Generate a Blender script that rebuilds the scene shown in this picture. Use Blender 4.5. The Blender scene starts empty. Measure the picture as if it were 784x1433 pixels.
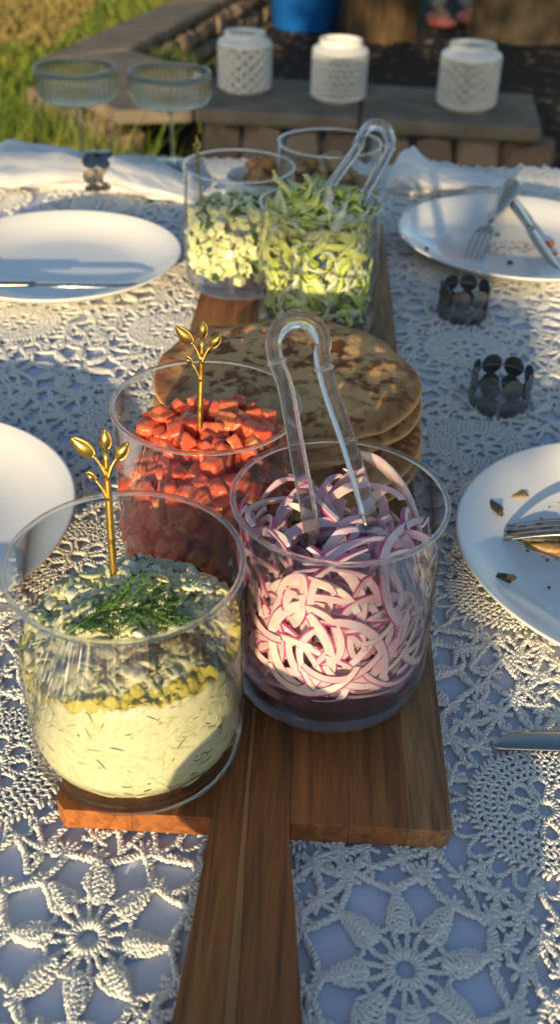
import bpy, bmesh, math, random
import numpy as np
from mathutils import Vector, Matrix, noise as mnoise

random.seed(7); RNG = np.random.default_rng(7)
scene = bpy.context.scene
COL = scene.collection
R_ = math.radians
GROUND = -0.75          # lawn; z = 0 is the top of the table cloth
BED = -0.50             # soil level inside the garden wall

# ------------------------------------------------------------------ camera, sky, sun, exposure
SUN_AZ, SUN_EL = R_(11.3), R_(9.9)
cam_d = bpy.data.cameras.new('camera'); cam = bpy.data.objects.new('camera', cam_d); COL.objects.link(cam)
pt, rl = R_(35.890), R_(1.825)
fwd = Vector((0, math.cos(pt), -math.sin(pt))); rt = Vector((1, 0, 0)); up = Vector((0, math.sin(pt), math.cos(pt)))
r2 = math.cos(rl) * rt + math.sin(rl) * up; u2 = -math.sin(rl) * rt + math.cos(rl) * up
cam.matrix_world = Matrix(((r2.x, u2.x, -fwd.x, 0), (r2.y, u2.y, -fwd.y, 0), (r2.z, u2.z, -fwd.z, 0.4312), (0, 0, 0, 1)))
cam_d.sensor_fit = 'HORIZONTAL'; cam_d.sensor_width = 36; cam_d.lens = 61.906
cam_d.clip_start = 0.02; cam_d.clip_end = 500
cam_d.dof.use_dof = True; cam_d.dof.focus_distance = 0.56; cam_d.dof.aperture_fstop = 16
scene.camera = cam
w = bpy.data.worlds.new('World'); scene.world = w; w.use_nodes = True
nt = w.node_tree; nt.nodes.clear()
sky = nt.nodes.new('ShaderNodeTexSky'); sky.sky_type = 'NISHITA'; sky.sun_disc = False
sky.sun_elevation = SUN_EL; sky.sun_rotation = math.pi + SUN_AZ; sky.ozone_density = 1.8; sky.dust_density = 0.9
bg = nt.nodes.new('ShaderNodeBackground'); bg.inputs[1].default_value = 0.15
wo = nt.nodes.new('ShaderNodeOutputWorld'); nt.links.new(sky.outputs[0], bg.inputs[0]); nt.links.new(bg.outputs[0], wo.inputs[0])
sd = bpy.data.lights.new('sun', 'SUN'); sun = bpy.data.objects.new('sun', sd); COL.objects.link(sun)
sd.energy = 4.6; sd.angle = R_(0.5); sd.color = (1.0, 0.77, 0.44)
sdir = Vector((math.sin(SUN_AZ) * math.cos(SUN_EL), math.cos(SUN_AZ) * math.cos(SUN_EL), -math.sin(SUN_EL)))
sun.rotation_euler = sdir.to_track_quat('-Z', 'Y').to_euler()
vs = scene.view_settings; vs.view_transform = 'Standard'; vs.look = 'None'; vs.exposure = 0.5; vs.gamma = 1; vs.use_curve_mapping = False
cy = scene.cycles
cy.use_denoising = True; cy.transparent_max_bounces = 64; cy.max_bounces = 14; cy.transmission_bounces = 14
cy.glossy_bounces = 6; cy.diffuse_bounces = 4; cy.caustics_reflective = False; cy.caustics_refractive = False
cy.sample_clamp_indirect = 8

# ------------------------------------------------------------------ materials
def mat(name, col, rough=0.6, metal=0.0, var=None, vscale=40, bump=0.0, bscale=200, sss=0.0, spec=0.5, stretch=None,
        coat=0.0, objvar=None, trans=0.0, detail=4, sheen=0.0, vlo=0.35, vhi=0.65):
    m = bpy.data.materials.new(name); m.use_nodes = True; t = m.node_tree; N = t.nodes; L = t.links
    b = N['Principled BSDF']
    b.inputs['Base Color'].default_value = (*col, 1); b.inputs['Roughness'].default_value = rough
    b.inputs['Metallic'].default_value = metal; b.inputs['Specular IOR Level'].default_value = spec
    b.inputs['Coat Weight'].default_value = coat; b.inputs['Coat Roughness'].default_value = 0.1
    b.inputs['Sheen Weight'].default_value = sheen
    if sss:
        b.inputs['Subsurface Weight'].default_value = sss; b.inputs['Subsurface Radius'].default_value = (1, .6, .4)
        b.inputs['Subsurface Scale'].default_value = 0.004
    if trans: b.inputs['Transmission Weight'].default_value = trans
    tc = N.new('ShaderNodeTexCoord'); co = tc.outputs['Object']
    if stretch:
        mp = N.new('ShaderNodeMapping'); mp.inputs['Scale'].default_value = stretch; L.new(co, mp.inputs[0]); co = mp.outputs[0]
    c = None
    if var is not None:
        nz = N.new('ShaderNodeTexNoise'); nz.inputs['Scale'].default_value = vscale; nz.inputs['Detail'].default_value = detail
        L.new(co, nz.inputs['Vector'])
        mr = N.new('ShaderNodeMapRange'); mr.inputs[1].default_value = vlo; mr.inputs[2].default_value = vhi
        L.new(nz.outputs[0], mr.inputs[0])
        mx = N.new('ShaderNodeMix'); mx.data_type = 'RGBA'; mx.inputs[6].default_value = (*col, 1); mx.inputs[7].default_value = (*var, 1)
        L.new(mr.outputs[0], mx.inputs[0]); c = mx.outputs[2]
    if objvar is not None:
        oi = N.new('ShaderNodeObjectInfo')
        mx2 = N.new('ShaderNodeMix'); mx2.data_type = 'RGBA'; mx2.inputs[6].default_value = (*col, 1); mx2.inputs[7].default_value = (*objvar, 1)
        L.new(oi.outputs['Random'], mx2.inputs[0])
        if c: L.new(c, mx2.inputs[6])
        c = mx2.outputs[2]
    if c: L.new(c, b.inputs['Base Color'])
    if bump:
        bn = N.new('ShaderNodeTexNoise'); bn.inputs['Scale'].default_value = bscale; bn.inputs['Detail'].default_value = 4
        L.new(co, bn.inputs['Vector'])
        bp = N.new('ShaderNodeBump'); bp.inputs['Strength'].default_value = bump; bp.inputs['Distance'].default_value = 0.002
        L.new(bn.outputs[0], bp.inputs['Height']); L.new(bp.outputs[0], b.inputs['Normal'])
    return m

def thin_glass(name, tint=(0.975, 0.985, 0.98), f0=0.035, rough=0.0, power=5.0, smear=0.0):
    m = bpy.data.materials.new(name); m.use_nodes = True; t = m.node_tree; N = t.nodes; L = t.links; N.clear()
    o = N.new('ShaderNodeOutputMaterial'); mx = N.new('ShaderNodeMixShader'); tr = N.new('ShaderNodeBsdfTransparent'); gl = N.new('ShaderNodeBsdfGlossy')
    tr.inputs[0].default_value = (*tint, 1); gl.inputs['Roughness'].default_value = rough
    lw = N.new('ShaderNodeLayerWeight'); lw.inputs[0].default_value = 0.5
    pw = N.new('ShaderNodeMath'); pw.operation = 'POWER'; pw.inputs[1].default_value = power; L.new(lw.outputs['Facing'], pw.inputs[0])
    ma = N.new('ShaderNodeMath'); ma.operation = 'MULTIPLY_ADD'; ma.inputs[1].default_value = 0.85; ma.inputs[2].default_value = f0
    L.new(pw.outputs[0], ma.inputs[0]); L.new(ma.outputs[0], mx.inputs[0]); L.new(tr.outputs[0], mx.inputs[1]); L.new(gl.outputs[0], mx.inputs[2])
    if smear:
        tc = N.new('ShaderNodeTexCoord'); nz_ = N.new('ShaderNodeTexNoise'); nz_.inputs['Scale'].default_value = 28; nz_.inputs['Detail'].default_value = 7; nz_.inputs['Distortion'].default_value = 1.2
        L.new(tc.outputs['Object'], nz_.inputs[0]); mr = N.new('ShaderNodeMapRange'); mr.inputs[1].default_value = .52; mr.inputs[2].default_value = .80; mr.inputs[4].default_value = smear; L.new(nz_.outputs[0], mr.inputs[0])
        df = N.new('ShaderNodeBsdfTranslucent'); df.inputs[0].default_value = (.9, .9, .9, 1); m2 = N.new('ShaderNodeMixShader'); L.new(mr.outputs[0], m2.inputs[0]); L.new(mx.outputs[0], m2.inputs[1]); L.new(df.outputs[0], m2.inputs[2]); L.new(m2.outputs[0], o.inputs[0])
    else: L.new(mx.outputs[0], o.inputs[0])
    return m

def glass(name, col=(1, 1, 1), rough=0.0, ior=1.47, clear=0.0):
    m = bpy.data.materials.new(name); m.use_nodes = True; t = m.node_tree; N = t.nodes; L = t.links; N.clear()
    o = N.new('ShaderNodeOutputMaterial'); g = N.new('ShaderNodeBsdfGlass'); g.inputs[0].default_value = (*col, 1)
    g.inputs['Roughness'].default_value = rough; g.inputs['IOR'].default_value = ior
    if clear:
        tr = N.new('ShaderNodeBsdfTransparent'); mx = N.new('ShaderNodeMixShader'); mx.inputs[0].default_value = clear
        L.new(g.outputs[0], mx.inputs[1]); L.new(tr.outputs[0], mx.inputs[2]); L.new(mx.outputs[0], o.inputs[0])
    else: L.new(g.outputs[0], o.inputs[0])
    return m

M_YARN = mat('crochet_yarn', (0.84, 0.82, 0.76), 0.85, bump=0.5, bscale=900, spec=0.2, sheen=0.2)
M_CLOTH = mat('pale_blue_cotton', (0.60, 0.65, 0.78), 0.9, var=(0.56, 0.61, 0.74), vscale=30, bump=0.25, bscale=1400, spec=0.15, stretch=(1, .15, 1))
M_NAPKIN = mat('napkin_cotton', (0.80, 0.79, 0.77), 0.9, bump=0.3, bscale=700, spec=0.15)
M_PLATE = mat('white_glazed_china', (0.80, 0.80, 0.78), 0.12, var=(0.77, 0.77, 0.75), vscale=12, spec=0.5)
M_WALL = thin_glass('jar_glass_wall', (.985, .992, .99), .022, 0.0, 6.5, .07)
M_GLASS = glass('jar_glass_solid', (0.99, 1.0, 0.995), clear=0.38)
M_BASE = glass('jar_glass_base', (0.99, 1.0, 0.99), clear=0.55)
M_ACRYL = glass('clear_acrylic', (1, 1, 1), 0.015, 1.49, clear=0.25)
M_COUPE = glass('coupe_glass', (0.99, 0.985, 0.96), 0.02, 1.45, clear=.15)
M_GOLD = mat('brushed_gold', (0.72, 0.47, 0.13), 0.30, 1.0, var=(0.58, 0.36, 0.08), vscale=120, bump=0.05, bscale=400)
M_STEEL = mat('polished_steel', (0.42, 0.40, 0.37), 0.2, 1.0, bump=0.03, bscale=300)
M_PEWTER = mat('dark_pewter', (0.36, 0.35, 0.34), 0.3, 1.0, var=(0.22, 0.21, 0.20), vscale=90, bump=.06, bscale=200)

# ------------------------------------------------------------------ mesh helpers
def me(name, v, f, mats, smooth=True, mi=None):
    m = bpy.data.meshes.new(name)
    v = np.asarray(v, dtype=float)
    m.from_pydata(v.tolist(), [], f.tolist() if isinstance(f, np.ndarray) else f)
    for x in (mats if isinstance(mats, (list, tuple)) else [mats]): m.materials.append(x)
    if mi is not None: m.polygons.foreach_set('material_index', np.asarray(mi, dtype=np.int32))
    m.polygons.foreach_set('use_smooth', np.full(len(m.polygons), bool(smooth)))
    m.update(); return m
def ob(name, mesh, parent=None, loc=None, rot=None, scale=None):
    o = bpy.data.objects.new(name, mesh); COL.objects.link(o)
    if parent: o.parent = parent
    if loc is not None: o.location = loc
    if rot is not None: o.rotation_euler = rot
    if scale is not None: o.scale = scale
    return o
def tag(o, label=None, cat=None, group=None, kind=None):
    if label: o['label'] = label
    if cat: o['category'] = cat
    if group: o['group'] = group
    if kind: o['kind'] = kind
    return o
def thing(name, label, cat, loc=(0, 0, 0), rz=0.0, group=None):
    o = bpy.data.objects.new(name, None); COL.objects.link(o); o.location = loc; o.rotation_euler = (0, 0, rz); o.empty_display_size = .02
    return tag(o, label, cat, group)

class MB:
    def __init__(s): s.v = []; s.f = []; s.m = []; s.n = 0
    def add(s, v, f, mi=0):
        v = np.asarray(v, dtype=float); s.v.append(v)
        s.f += [[i + s.n for i in q] for q in (f.tolist() if isinstance(f, np.ndarray) else f)]
        s.m += [mi] * len(f); s.n += len(v); return s
    def mesh(s, name, mats, smooth=True):
        return me(name, np.concatenate(s.v), s.f, mats, smooth, s.m)

def lathe(prof, seg=64, closed_prof=False):
    prof = np.asarray(prof, float); n = len(prof); a = np.linspace(0, 2 * np.pi, seg, endpoint=False)
    v = np.stack([prof[:, None, 0] * np.cos(a), prof[:, None, 0] * np.sin(a), np.repeat(prof[:, 1][:, None], seg, 1)], -1).reshape(-1, 3)
    f = []
    for i in range(n if closed_prof else n - 1):
        j = (i + 1) % n
        for k in range(seg):
            k2 = (k + 1) % seg; f.append([i * seg + k, i * seg + k2, j * seg + k2, j * seg + k])
    if not closed_prof:
        f.append(list(range(seg))[::-1]); f.append([(n - 1) * seg + k for k in range(seg)])
    return v, f
def frames(P, closed=False):
    P = np.asarray(P, float)
    if closed: T = np.roll(P, -1, 0) - np.roll(P, 1, 0)
    else: T = np.gradient(P, axis=0)
    T /= np.linalg.norm(T, axis=1)[:, None] + 1e-12
    n = np.zeros_like(P); ref = np.array([0, 0, 1.0]) if abs(T[0, 2]) < .9 else np.array([1.0, 0, 0])
    x = ref - T[0] * (ref @ T[0]); n[0] = x / np.linalg.norm(x)
    for i in range(1, len(P)):
        x = n[i - 1] - T[i] * (n[i - 1] @ T[i]); n[i] = x / (np.linalg.norm(x) + 1e-12)
    return T, n, np.cross(T, n)
def tube(P, r, sides=6, closed=False, cap=True):
    P = np.asarray(P, float); T, n, b = frames(P, closed); k = len(P)
    r = np.broadcast_to(np.asarray(r, float), (k,)); a = np.linspace(0, 2 * np.pi, sides, endpoint=False)
    v = (P[:, None] + r[:, None, None] * (np.cos(a)[None, :, None] * n[:, None] + np.sin(a)[None, :, None] * b[:, None])).reshape(-1, 3)
    f = []
    for i in range(k if closed else k - 1):
        j = (i + 1) % k
        for q in range(sides):
            q2 = (q + 1) % sides; f.append([i * sides + q, i * sides + q2, j * sides + q2, j * sides + q])
    if cap and not closed: f.append(list(range(sides))[::-1]); f.append([(k - 1) * sides + q for q in range(sides)])
    return v, f
def sweep(P, sec, side, closed=False):
    """profile sec (m,2) swept on P; first axis along 'side' (fixed), second along side x tangent"""
    P = np.asarray(P, float); T = np.gradient(P, axis=0); T /= np.linalg.norm(T, axis=1)[:, None]
    s = np.asarray(side, float); s = s[None] - T * (T @ s)[:, None]; s /= np.linalg.norm(s, axis=1)[:, None]; b = np.cross(T, s)
    sec = np.asarray(sec, float); m = len(sec)
    v = (P[:, None] + sec[None, :, 0, None] * s[:, None] + sec[None, :, 1, None] * b[:, None]).reshape(-1, 3); f = []
    for i in range(len(P) - 1):
        for q in range(m):
            q2 = (q + 1) % m; f.append([i * m + q, i * m + q2, (i + 1) * m + q2, (i + 1) * m + q])
    f.append(list(range(m))[::-1]); f.append([(len(P) - 1) * m + q for q in range(m)])
    return v, f
def spline(pts, n=40):
    p = np.asarray(pts, float); q = np.vstack([2 * p[0] - p[1], p, 2 * p[-1] - p[-2]]); out = []
    seg = len(p) - 1
    for u in np.linspace(0, seg - 1e-9, n):
        i = int(u); t = u - i; a, b, c, d = q[i], q[i + 1], q[i + 2], q[i + 3]
        out.append(.5 * ((2 * b) + (c - a) * t + (2 * a - 5 * b + 4 * c - d) * t * t + (3 * b - a - 3 * c + d) * t ** 3))
    return np.array(out)
def box(x0, x1, y0, y1, z0, z1):
    v = [(x, y, z) for z in (z0, z1) for y in (y0, y1) for x in (x0, x1)]
    return v, [[0, 2, 3, 1], [4, 5, 7, 6], [0, 1, 5, 4], [2, 6, 7, 3], [0, 4, 6, 2], [1, 3, 7, 5]]
def prism(poly, z0, z1):
    n = len(poly); v = [(x, y, z0) for x, y in poly] + [(x, y, z1) for x, y in poly]
    return v, [list(range(n))[::-1], [n + i for i in range(n)]] + [[i, (i + 1) % n, n + (i + 1) % n, n + i] for i in range(n)]
def bevel(o, wd, seg=2):
    b = o.modifiers.new('bevel', 'BEVEL'); b.width = wd; b.segments = seg; b.limit_method = 'ANGLE'
    return o
def lump(rx, ry, rz, p=2.0, jit=0.12, n=1, seed=0, fs=1.4):
    """irregular rounded block (super-ellipsoid from a cube grid)"""
    bm = bmesh.new(); bmesh.ops.create_cube(bm, size=2)
    if n: bmesh.ops.subdivide_edges(bm, edges=bm.edges[:], cuts=n, use_grid_fill=True)
    V = np.array([v.co[:] for v in bm.verts]); F = [[v.index for v in f.verts] for f in bm.faces]; bm.free()
    d = (np.abs(V) ** p).sum(1) ** (1 / p); V = V / d[:, None]
    for i in range(len(V)):
        q = Vector(V[i] * fs) + Vector((seed * 3.1, seed * 1.7, 0)); V[i] *= 1 + jit * (mnoise.noise(q) * 1.6)
    return V * np.array([rx, ry, rz]), F
def rot_to(zdir, roll=0.0):
    return (Vector(zdir).to_track_quat('Z', 'Y').to_matrix() @ Matrix.Rotation(roll, 3, 'Z'))

# ------------------------------------------------------------------ setting: lawn, soil
M_LAWN = mat('lawn_turf', (0.055, 0.085, 0.018), 0.95, var=(0.10, 0.10, 0.03), vscale=3, bump=1, bscale=40, spec=0.1)
M_SOIL = mat('dark_bark_soil', (0.030, 0.024, 0.018), 0.95, var=(0.055, 0.045, 0.034), vscale=60, bump=1.0, bscale=60, spec=0.1)
v, f = box(-60, 60, -60, 120, GROUND - .3, GROUND); tag(ob('ground', me('ground', v, f, M_LAWN, False)), kind='structure')
poly = [(-.60, 3.45), (-.22, 3.30), (0.72, 3.18), (0.95, 2.95), (14, 2.2), (14, 30), (3, 30), (-.10, 6.9), (-.55, 4.6)]
v, f = prism(poly, GROUND - .1, BED); tag(ob('soil', me('soil', v, f, M_SOIL, False)), kind='structure')

# grass blades
def blades(name, pts, h, wdt, m, seed):
    rg = np.random.default_rng(seed); n = len(pts)
    a = rg.uniform(0, 2 * np.pi, n); hh = h * rg.uniform(.5, 1.3, n); lean = rg.uniform(.1, .8, n) * hh; la = rg.uniform(0, 2 * np.pi, n)
    dx, dy = np.cos(a) * wdt, np.sin(a) * wdt; lx, ly = np.cos(la) * lean, np.sin(la) * lean
    z = pts[:, 2]; V = np.empty((n, 5, 3))
    V[:, 0] = np.stack([pts[:, 0] - dx, pts[:, 1] - dy, z - .01], -1); V[:, 1] = np.stack([pts[:, 0] + dx, pts[:, 1] + dy, z - .01], -1)
    V[:, 2] = np.stack([pts[:, 0] + dx * .8 + lx * .4, pts[:, 1] + dy * .8 + ly * .4, z + hh * .6], -1)
    V[:, 3] = np.stack([pts[:, 0] - dx * .8 + lx * .4, pts[:, 1] - dy * .8 + ly * .4, z + hh * .6], -1)
    V[:, 4] = np.stack([pts[:, 0] + lx, pts[:, 1] + ly, z + hh], -1)
    i = np.arange(n) * 5; F = np.stack([i, i + 1, i + 2, i + 3], -1).tolist() + np.stack([i + 3, i + 2, i + 4], -1).tolist()
    return me(name, V.reshape(-1, 3), F, m, False)
M_GRASS = mat('grass_blade', (0.11, 0.18, 0.022), 0.7, var=(0.24, 0.24, 0.05), vscale=5, spec=0.2, detail=6, vlo=.42, vhi=.68)
M_DRY = mat('dry_grass', (0.36, 0.27, 0.10), 0.8, var=(0.22, 0.18, 0.06), vscale=9, spec=0.1)
n = 52000
P = np.stack([RNG.uniform(-3.2, .6, n), 2.4 + 7.6 * RNG.random(n) ** 1.25, np.full(n, GROUND)], -1)
ink = (P[:, 0] > -.92 + (P[:, 1] - 3.7) * .24) & (P[:, 1] > 3.0)
P = P[~ink & (P[:, 0] > -.36 * P[:, 1] - .1)]
dry = np.array([mnoise.noise((p[0] * .9, p[1] * .45, 3)) + (0.9 if (p[1] > 6.3 and p[0] < -1.45) else -.42) > .12 for p in P])
tag(ob('grass', blades('grass', P[~dry], .055, .0045, M_GRASS, 1)), kind='stuff')
tag(ob('grass', blades('dry_grass', P[dry], .045, .005, M_DRY, 2)), kind='stuff')
T_ = np.stack([RNG.normal(-.52, .09, 900), RNG.normal(3.85, .16, 900), np.full(900, BED)], -1)
tag(ob('grass', blades('tuft_grass', T_, .16, .004, M_GRASS, 3)), kind='stuff')
T_ = np.stack([RNG.uniform(-1.15, -.40, 5200), RNG.uniform(2.60, 3.45, 5200), np.full(5200, GROUND)], -1); T_ = T_[T_[:, 1] < 2.96 - (T_[:, 0] + .5) * 1.35 * (T_[:, 0] < -.5)]
tag(ob('grass', blades('tall_grass', T_, .36, .0050, M_GRASS, 4)), kind='stuff')
# soil crumbs
mb = MB()
for i in range(900):
    s = random.uniform(.008, .03); v, f = lump(s, s * .8, s * .5, 2, .2, 0, i)
    mb.add(v + np.array([random.uniform(-.3, 2.2), random.uniform(3.3, 7.5), BED + s * .1]), f)
tag(ob('bark_mulch', mb.mesh('bark_mulch', mat('bark_chips', (0.05, 0.038, 0.028), .9, objvar=None, var=(.09, .07, .05), vscale=20), False)), kind='stuff')

# garden wall: concrete caps on rubble stones
M_CONC = mat('weathered_concrete', (0.24, 0.195, 0.14), 0.9, var=(0.15, 0.125, 0.095), vscale=9, bump=.5, bscale=50, spec=.2, detail=8)
M_STONE = mat('rubble_stone', (0.25, 0.16, 0.10), 0.9, var=(0.14, 0.10, 0.075), vscale=14, bump=.8, bscale=40, spec=.2, objvar=(0.30, 0.22, 0.15))
wall = thing('garden_wall', 'low garden wall of brown rubble stone with grey concrete coping behind the table', 'wall', (-.3, 3.3, GROUND))
def cap(poly, z0=-.345, z1=-.30):
    v, f = prism(poly, z0, z1); o = ob('coping_slab', me('coping_slab', v, f, M_CONC, False), wall); o.matrix_parent_inverse = wall.matrix_basis.inverted(); bevel(o, .012)
cap([(-.30, 3.085), (.20, 3.035), (.23, 3.50), (-.26, 3.56)])
cap([(.205, 3.034), (.74, 2.98), (.80, 3.43), (.235, 3.497)])
cap([(-.925, 3.70), (-.86, 3.50), (-.53, 3.03), (-.305, 3.085), (-.265, 3.56), (-.62, 3.95)])
cap([(-.927, 3.706), (-.622, 3.957), (-.36, 5.2), (-.62, 5.04)])
cap([(-.617, 5.05), (-.357, 5.208), (.12, 7.2), (-.15, 7.2)])
wi = wall.matrix_basis.inverted()
stones = [me('stone', *lump(1, 1, 1, 3.0, .22, 1, s), M_STONE, False) for s in range(7)]
def stone_face(a, b, z0, z1, sx, sz, depth):
    a, b = np.array(a), np.array(b); Ln = np.linalg.norm(b - a); ang = math.atan2(*(b - a)[::-1]); z = z0; row = 0
    while z < z1 - .03:
        hz = min(sz * random.uniform(.8, 1.2), z1 - z); u = -random.uniform(0, sx * .5)
        while u < Ln:
            wd = sx * random.uniform(.65, 1.35); c = a + (b - a) / Ln * min(max(u + wd / 2, 0), Ln)
            o = ob('stone', random.choice(stones), wall, (c[0], c[1], z + hz / 2), (random.uniform(-.12, .12), random.uniform(-.1, .1), ang + random.uniform(-.15, .15)),
                   (wd * .52, depth * random.uniform(.8, 1.15), hz * .53)); o.matrix_parent_inverse = wi
            u += wd
        z += hz; row += 1
stone_face((-.28, 3.13), (.72, 3.03), GROUND, -.345, .15, .13, .06)
stone_face((-.90, 3.62), (-.52, 3.08), GROUND, -.345, .15, .13, .06)
stone_face((-.64, 4.00), (-.40, 5.15), BED - .02, -.345, .17, .09, .06)
stone_face((-.38, 5.25), (.08, 7.1), BED - .02, -.345, .19, .09, .06)
stone_face((-.90, 3.75), (-.62, 5.0), GROUND, -.345, .2, .15, .05)

# ------------------------------------------------------------------ background things
def lantern(name, label, pos, H, rb, pattern, group):
    t = thing(name, label, 'lantern', pos, random.uniform(0, 3), group)
    nu, nv = 320, 110; a = np.linspace(0, 2 * np.pi, nu, endpoint=False); zz = np.linspace(.10, .76, nv)
    A, Z = np.meshgrid(a, zz); U = A / (2 * np.pi); W_ = (Z - .10) / .66
    if pattern == 0:      # interlaced rings
        gx, gy = (U * 13) % 1 - .5, (W_ * 3.6) % 1 - .5; d = np.hypot(gx, gy); g2 = np.hypot((U * 13 + .5) % 1 - .5, (W_ * 3.6 + .5) % 1 - .5)
        r1 = np.minimum(abs(d - .43), abs(g2 - .43)); hole = np.clip((r1 - .06) / .03, 0, 1)
    elif pattern == 1:    # slanting scales
        gx, gy = (U * 22 + W_ * 3.5) % 1 - .5, (W_ * 6.5) % 1 - .5; d = np.maximum(abs(gx) * 1.25, abs(gy) * 1.1); hole = np.clip((.46 - d) / .08, 0, 1)
    else:                 # crossed diamonds
        gx, gy = (U * 13 + W_ * 4) % 1 - .5, (U * 13 - W_ * 4) % 1 - .5; d = np.minimum(abs(gx), abs(gy)); d2 = np.minimum(abs((gx * 2) % 1 - .5), abs((gy * 2) % 1 - .5))
        hole = np.clip((np.minimum(d, d2 * .5) - .045) / .05, 0, 1)
    edge = np.clip(np.minimum(W_, 1 - W_) / .04, 0, 1)
    rr = rb - .034 * hole * edge
    V = np.stack([rr * np.cos(A), rr * np.sin(A), Z * H], -1).reshape(-1, 3)
    F = [[j * nu + i, j * nu + (i + 1) % nu, (j + 1) * nu + (i + 1) % nu, (j + 1) * nu + i] for j in range(nv - 1) for i in range(nu)]
    ob('lattice_body', me('lattice_body', V, F, M_CERAM), t)
    v, f = lathe([(rb * .75, 0), (rb * .78, .0), (rb * .80, .03 * H), (rb * .92, .06 * H), (rb, .10 * H), (rb * .9, .10 * H), (rb * .7, .03 * H)], 48); ob('foot', me('foot', v, f, M_CERAM), t)
    pr = [(rb, .76 * H), (rb * .998, .80 * H), (rb * .96, .85 * H), (rb * .86, .885 * H), (rb * .76, .90 * H), (rb * .745, .97 * H), (rb * .76, .99 * H), (rb * .74, H), (rb * .66, H), (rb * .65, .91 * H), (rb * .8, .86 * H), (rb * .92, .76 * H)]
    v, f = lathe(pr, 64, True); ob('shoulder', me('shoulder', v, f, M_CERAM), t)
    v, f = lathe([(rb * .9, .09 * H), (rb * .9, .10 * H)], 32); ob('floor_disc', me('floor_disc', v, f, M_CERAM), t)
M_CERAM = mat('white_glazed_ceramic', (0.74, 0.73, 0.69), 0.3, var=(.68, .67, .63), vscale=20)
lantern('ceramic_lantern', 'white ceramic lantern pierced with interlaced rings, standing behind the coupe glasses', (-.158, 3.33, -.30), .176, .087, 0, 'white ceramic lanterns on the garden wall')
lantern('ceramic_lantern', 'white ceramic lantern with slanting scale pattern and sunlit top, middle of three', (.142, 3.25, -.30), .178, .088, 1, 'white ceramic lanterns on the garden wall')
lantern('ceramic_lantern', 'white ceramic lantern with crossed diamond pattern, at the far end from the coupe glasses', (.54, 3.20, -.30), .186, .093, 2, 'white ceramic lanterns on the garden wall')

M_BLUE = mat('blue_plastic', (0.01, 0.12, 0.48), 0.35, var=(.01, .10, .40), vscale=8)
t = thing('blue_bucket', 'bright blue plastic tub standing on dark soil beside a tree trunk', 'tub', (.05, 5.75, BED))
v, f = lathe([(.0, .0), (.165, 0), (.175, .01), (.215, .34), (.225, .34), (.225, .36), (.205, .36), (.165, .02), (0, .02)], 48); ob('tub_body', me('tub_body', v, f, M_BLUE), t)
for s in (-1, 1):
    v, f = tube(spline([(s * .222, -.05, .30), (s * .255, -.04, .29), (s * .262, 0, .285), (s * .255, .04, .29), (s * .222, .05, .30)], 16), .009, 8); ob('handle', me('handle', v, f, M_BLUE), t)
M_BARK = mat('tree_bark', (0.10, 0.062, 0.032), 0.95, var=(0.05, 0.034, 0.02), vscale=25, bump=1, bscale=40, stretch=(1, 1, .25), spec=.1)
M_BARK2 = mat('pale_bark', (0.24, 0.165, 0.085), 0.95, var=(0.09, 0.06, 0.035), vscale=7, bump=1, bscale=30, spec=.1, detail=7)
M_LEAF = mat('tree_leaf', (0.06, 0.09, 0.02), 0.6, objvar=None, var=(.10, .12, .03), vscale=6)
def tree(label, pos, r, m, seed):
    rg = random.Random(seed); t = thing('tree', label, 'tree', pos, 0, 'trees behind the garden wall')
    P = spline([(0, 0, -.05), (.02, 0, .5), (-.03, .03, 1.2), (.03, 0, 2.0)], 20); a = np.linspace(0, 2 * np.pi, 28, endpoint=False)
    V = []; rad = r * np.interp(np.linspace(0, 1, 20), [0, .06, .2, 1], [1.18, 1.04, .96, .8])
    for i, p in enumerate(P):
        rr = rad[i] * (1 + .07 * np.sin(a * 5 + seed) + .04 * np.sin(a * 9 + i * .6)); V += [(p[0] + q * math.cos(x), p[1] + q * math.sin(x), p[2]) for q, x in zip(rr, a)]
    F = [[i * 28 + k, i * 28 + (k + 1) % 28, (i + 1) * 28 + (k + 1) % 28, (i + 1) * 28 + k] for i in range(19) for k in range(28)] + [[19 * 28 + k for k in range(28)]]
    ob('trunk', me('trunk', V, F, m), t)
    L = []
    for k in range(5):
        an = k * 1.26 + rg.random(); e = (math.cos(an) * 1.1, math.sin(an) * 1.1, 2.7 + rg.random() * .5)
        v, f = tube(spline([(0, 0, 1.85), (e[0] * .4, e[1] * .4, 2.3), e], 10), np.linspace(r * .45, r * .12, 10), 8); ob('limb', me('limb', v, f, m), t); L.append(e)
    V, F = [], []
    for e in L + [(0, 0, 3.1)]:
        for _ in range(130):
            c = np.array(e) + np.array([rg.gauss(0, .4), rg.gauss(0, .4), rg.gauss(.1, .28)]); d = np.array([rg.gauss(0, 1) for _ in range(3)]); d /= np.linalg.norm(d); s = np.cross(d, (rg.random(), rg.random(), 1)); s /= np.linalg.norm(s)
            i = len(V); V += [c, c + d * .05 + s * .025, c + d * .11, c + d * .05 - s * .025]; F.append([i, i + 1, i + 2, i + 3])
    o = ob('crown', me('crown', V, F, M_LEAF, False), t); o['kind'] = 'stuff'
tree('brown tree trunk rising from the soil beside the blue tub', (.42, 5.55, BED), .185, M_BARK, 1)
tree('broad pale trunk blotched with sunlight beside the standing person', (1.22, 5.75, BED), .27, M_BARK2, 4)

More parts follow.
